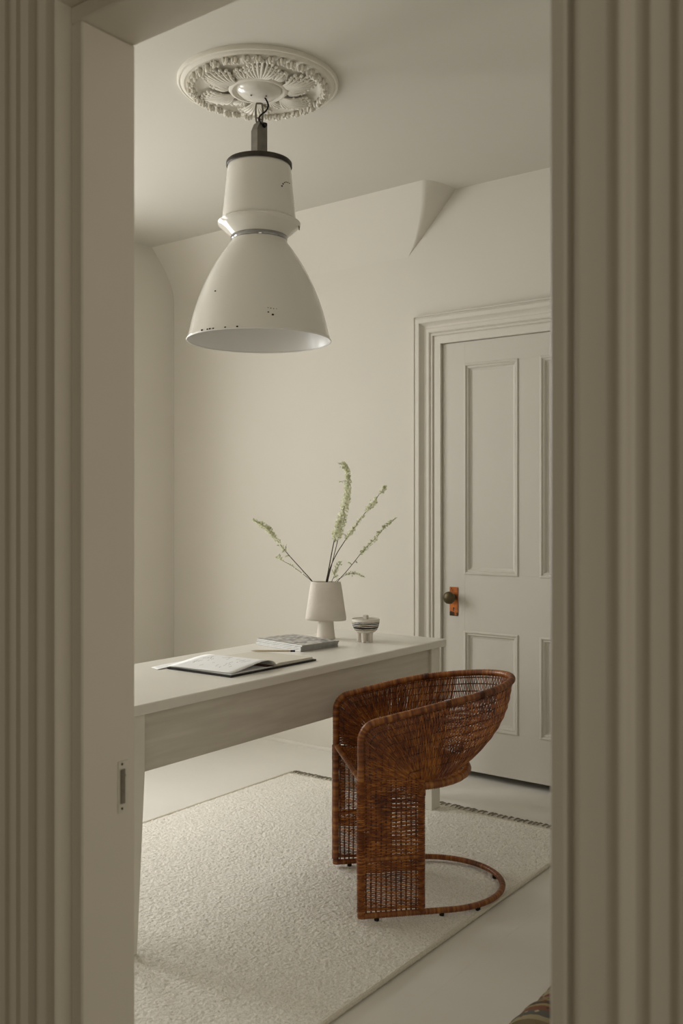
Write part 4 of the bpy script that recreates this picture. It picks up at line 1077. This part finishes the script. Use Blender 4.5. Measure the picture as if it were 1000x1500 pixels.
# endpaper visible in the hollow at the spine
slab(lambda s, t: 0.0108, lambda s, t: 0.0116, 0.42, 0.50, 0.03, 0.97, 4).build('endpaper', M['brown_paper'], nb, smooth=False, label='brown inner paper at the spine')
# loose page curling from the spine over the left side
def curl(s, t):
    u = max(0, (0.52 - s) / 0.52)
    return 0.0112 + 0.023 * sin(pi * min(1, u ** 0.47)) ** 1.3 * (1 - 0.15 * t)
def page(ns=34, nt=10, dz=0, s_lo=0.03, s_hi=0.53, mat=M['paper'], nm='curling_page'):
    m = MB(); P = []
    for i in range(ns + 1):
        s = s_lo + (s_hi - s_lo) * i / ns; P.append([nq(s + 0.05 * (1 - (s - s_lo) / (s_hi - s_lo)) * (j / nt) * -0.6, 0.02 + 0.97 * j / nt, curl(s, j / nt) + dz) for j in range(nt + 1)])
    m.grid(P); o = m.build(nm, mat, nb, angle=80); 
    md = o.modifiers.new('thickness', 'SOLIDIFY'); md.thickness = 0.0006; return o
pg = page()
# pencilled sketch lines on the page
m = MB(); rs = random.Random(5)
for k in range(26):
    s = rs.uniform(.12, .36); t = rs.uniform(.2, .85); L_ = rs.uniform(.02, .07); a = rs.uniform(-.5, .5); pts = []
    for i in range(8):
        ss_ = s + L_ * i / 7 * cos(a); tt = t + L_ * 1.6 * i / 7 * sin(a) + .008 * sin(i * 1.3 + k)
        q = nq(ss_ + 0.05 * (1 - (ss_ - .03) / .5) * tt * -.6, tt, curl(ss_, tt) + 0.0006); pts.append(V(*q))
    m.tube(pts, 0.00045, 4)
m.build('pencil_lines', M['knots'], pg, kind='stuff')
# loose sheet lying flat behind the notebook
m = MB(); P = []
for i in range(13):
    P.append([V(-2.655 + 0.055 * j / 8 + 0.01 * i / 12, 2.375 + 0.24 * i / 12 - 0.02 * j / 8, TZ + 0.0015 + 0.004 * sin(pi * i / 12)) for j in range(9)])
m.grid(P); ls = m.build('loose_sheet', M['paper'], angle=80); tag(ls, 'loose white sheet of paper lying along the back edge of the notebook', 'paper')
md = ls.modifiers.new('thickness', 'SOLIDIFY'); md.thickness = 0.0005
# pencil on the notebook
pA, pB = V(-2.548, 2.800), V(-2.405, 2.900)
pen = thing('pencil', 'natural wood pencil with a black end resting on the notebook', 'pencil', (pA[0], pA[1], TZ + 0.0205), math.atan2(pB[1] - pA[1], pB[0] - pA[0]))
PLn = float(np.linalg.norm(pB - pA))
m = MB(); m.tube([V(0.018, 0, 0), V(PLn - 0.018, 0, 0)], 0.0037, 8); m.build('barrel', M['penwood'], pen, angle=50)
m = MB(); m.tube([V(0.018, 0, 0), V(0.002, 0, 0)], [0.0037, 0.0008], 8); m.build('tip', M['penwood'], pen)
m = MB(); m.tube([V(0.003, 0, 0), V(0, 0, 0)], [0.0010, 0.0003], 6); m.build('lead', M['chip'], pen)
m = MB(); m.tube([V(PLn - 0.018, 0, 0), V(PLn, 0, 0)], 0.0040, 10); m.build('black_end', M['black'], pen, angle=50, label='black end')

# ------------------------------------------------------------------ rolled kilim at lower right
roll = thing('rolled_kilim', 'rolled-up patterned red and beige kilim on the floor by the doorway', 'rug', (-0.902, 1.95, 0.0))
m = MB(); n = 48; R = []; rk = 0.108
for i in range(61):
    yv = 1.35 * i / 60; row = []
    rr = rk + 0.003 * sin(i * .7) + 0.002 * sin(i * 1.9)
    for k in range(n):
        a = 2 * pi * k / n; r2 = rr + 0.0025 * sin(3 * a + i * .1); zc = max(0.0, rk + r2 * sin(a))
        row.append(m.addv((r2 * cos(a), yv, zc), (r2 * a, yv)))
    R.append(row)
for a, b in zip(R[:-1], R[1:]):
    for k in range(n): m.face(a[k], b[k], b[(k + 1) % n], a[(k + 1) % n])
m.face(*R[0]); m.face(*R[-1][::-1]); m.build('roll', M['kilim'], roll, angle=50)
m = MB()
for k in range(14):
    x0 = -0.10 - random.random() * .02; y0 = 0.19 + k * 0.012; pts = [V(x0 + .02, y0, .012), V(x0 - .02, y0 + random.uniform(-.02, .02), .003), V(x0 - .045 - random.random() * .04, y0 + random.uniform(-.03, .03), .0022), V(x0 - .07 - random.random() * .03, y0 + random.uniform(-.04, .04), .0015)]
    m.tube(pts, 0.0011, 4)
m.build('loose_fringe', M['thread'], roll, kind='stuff')
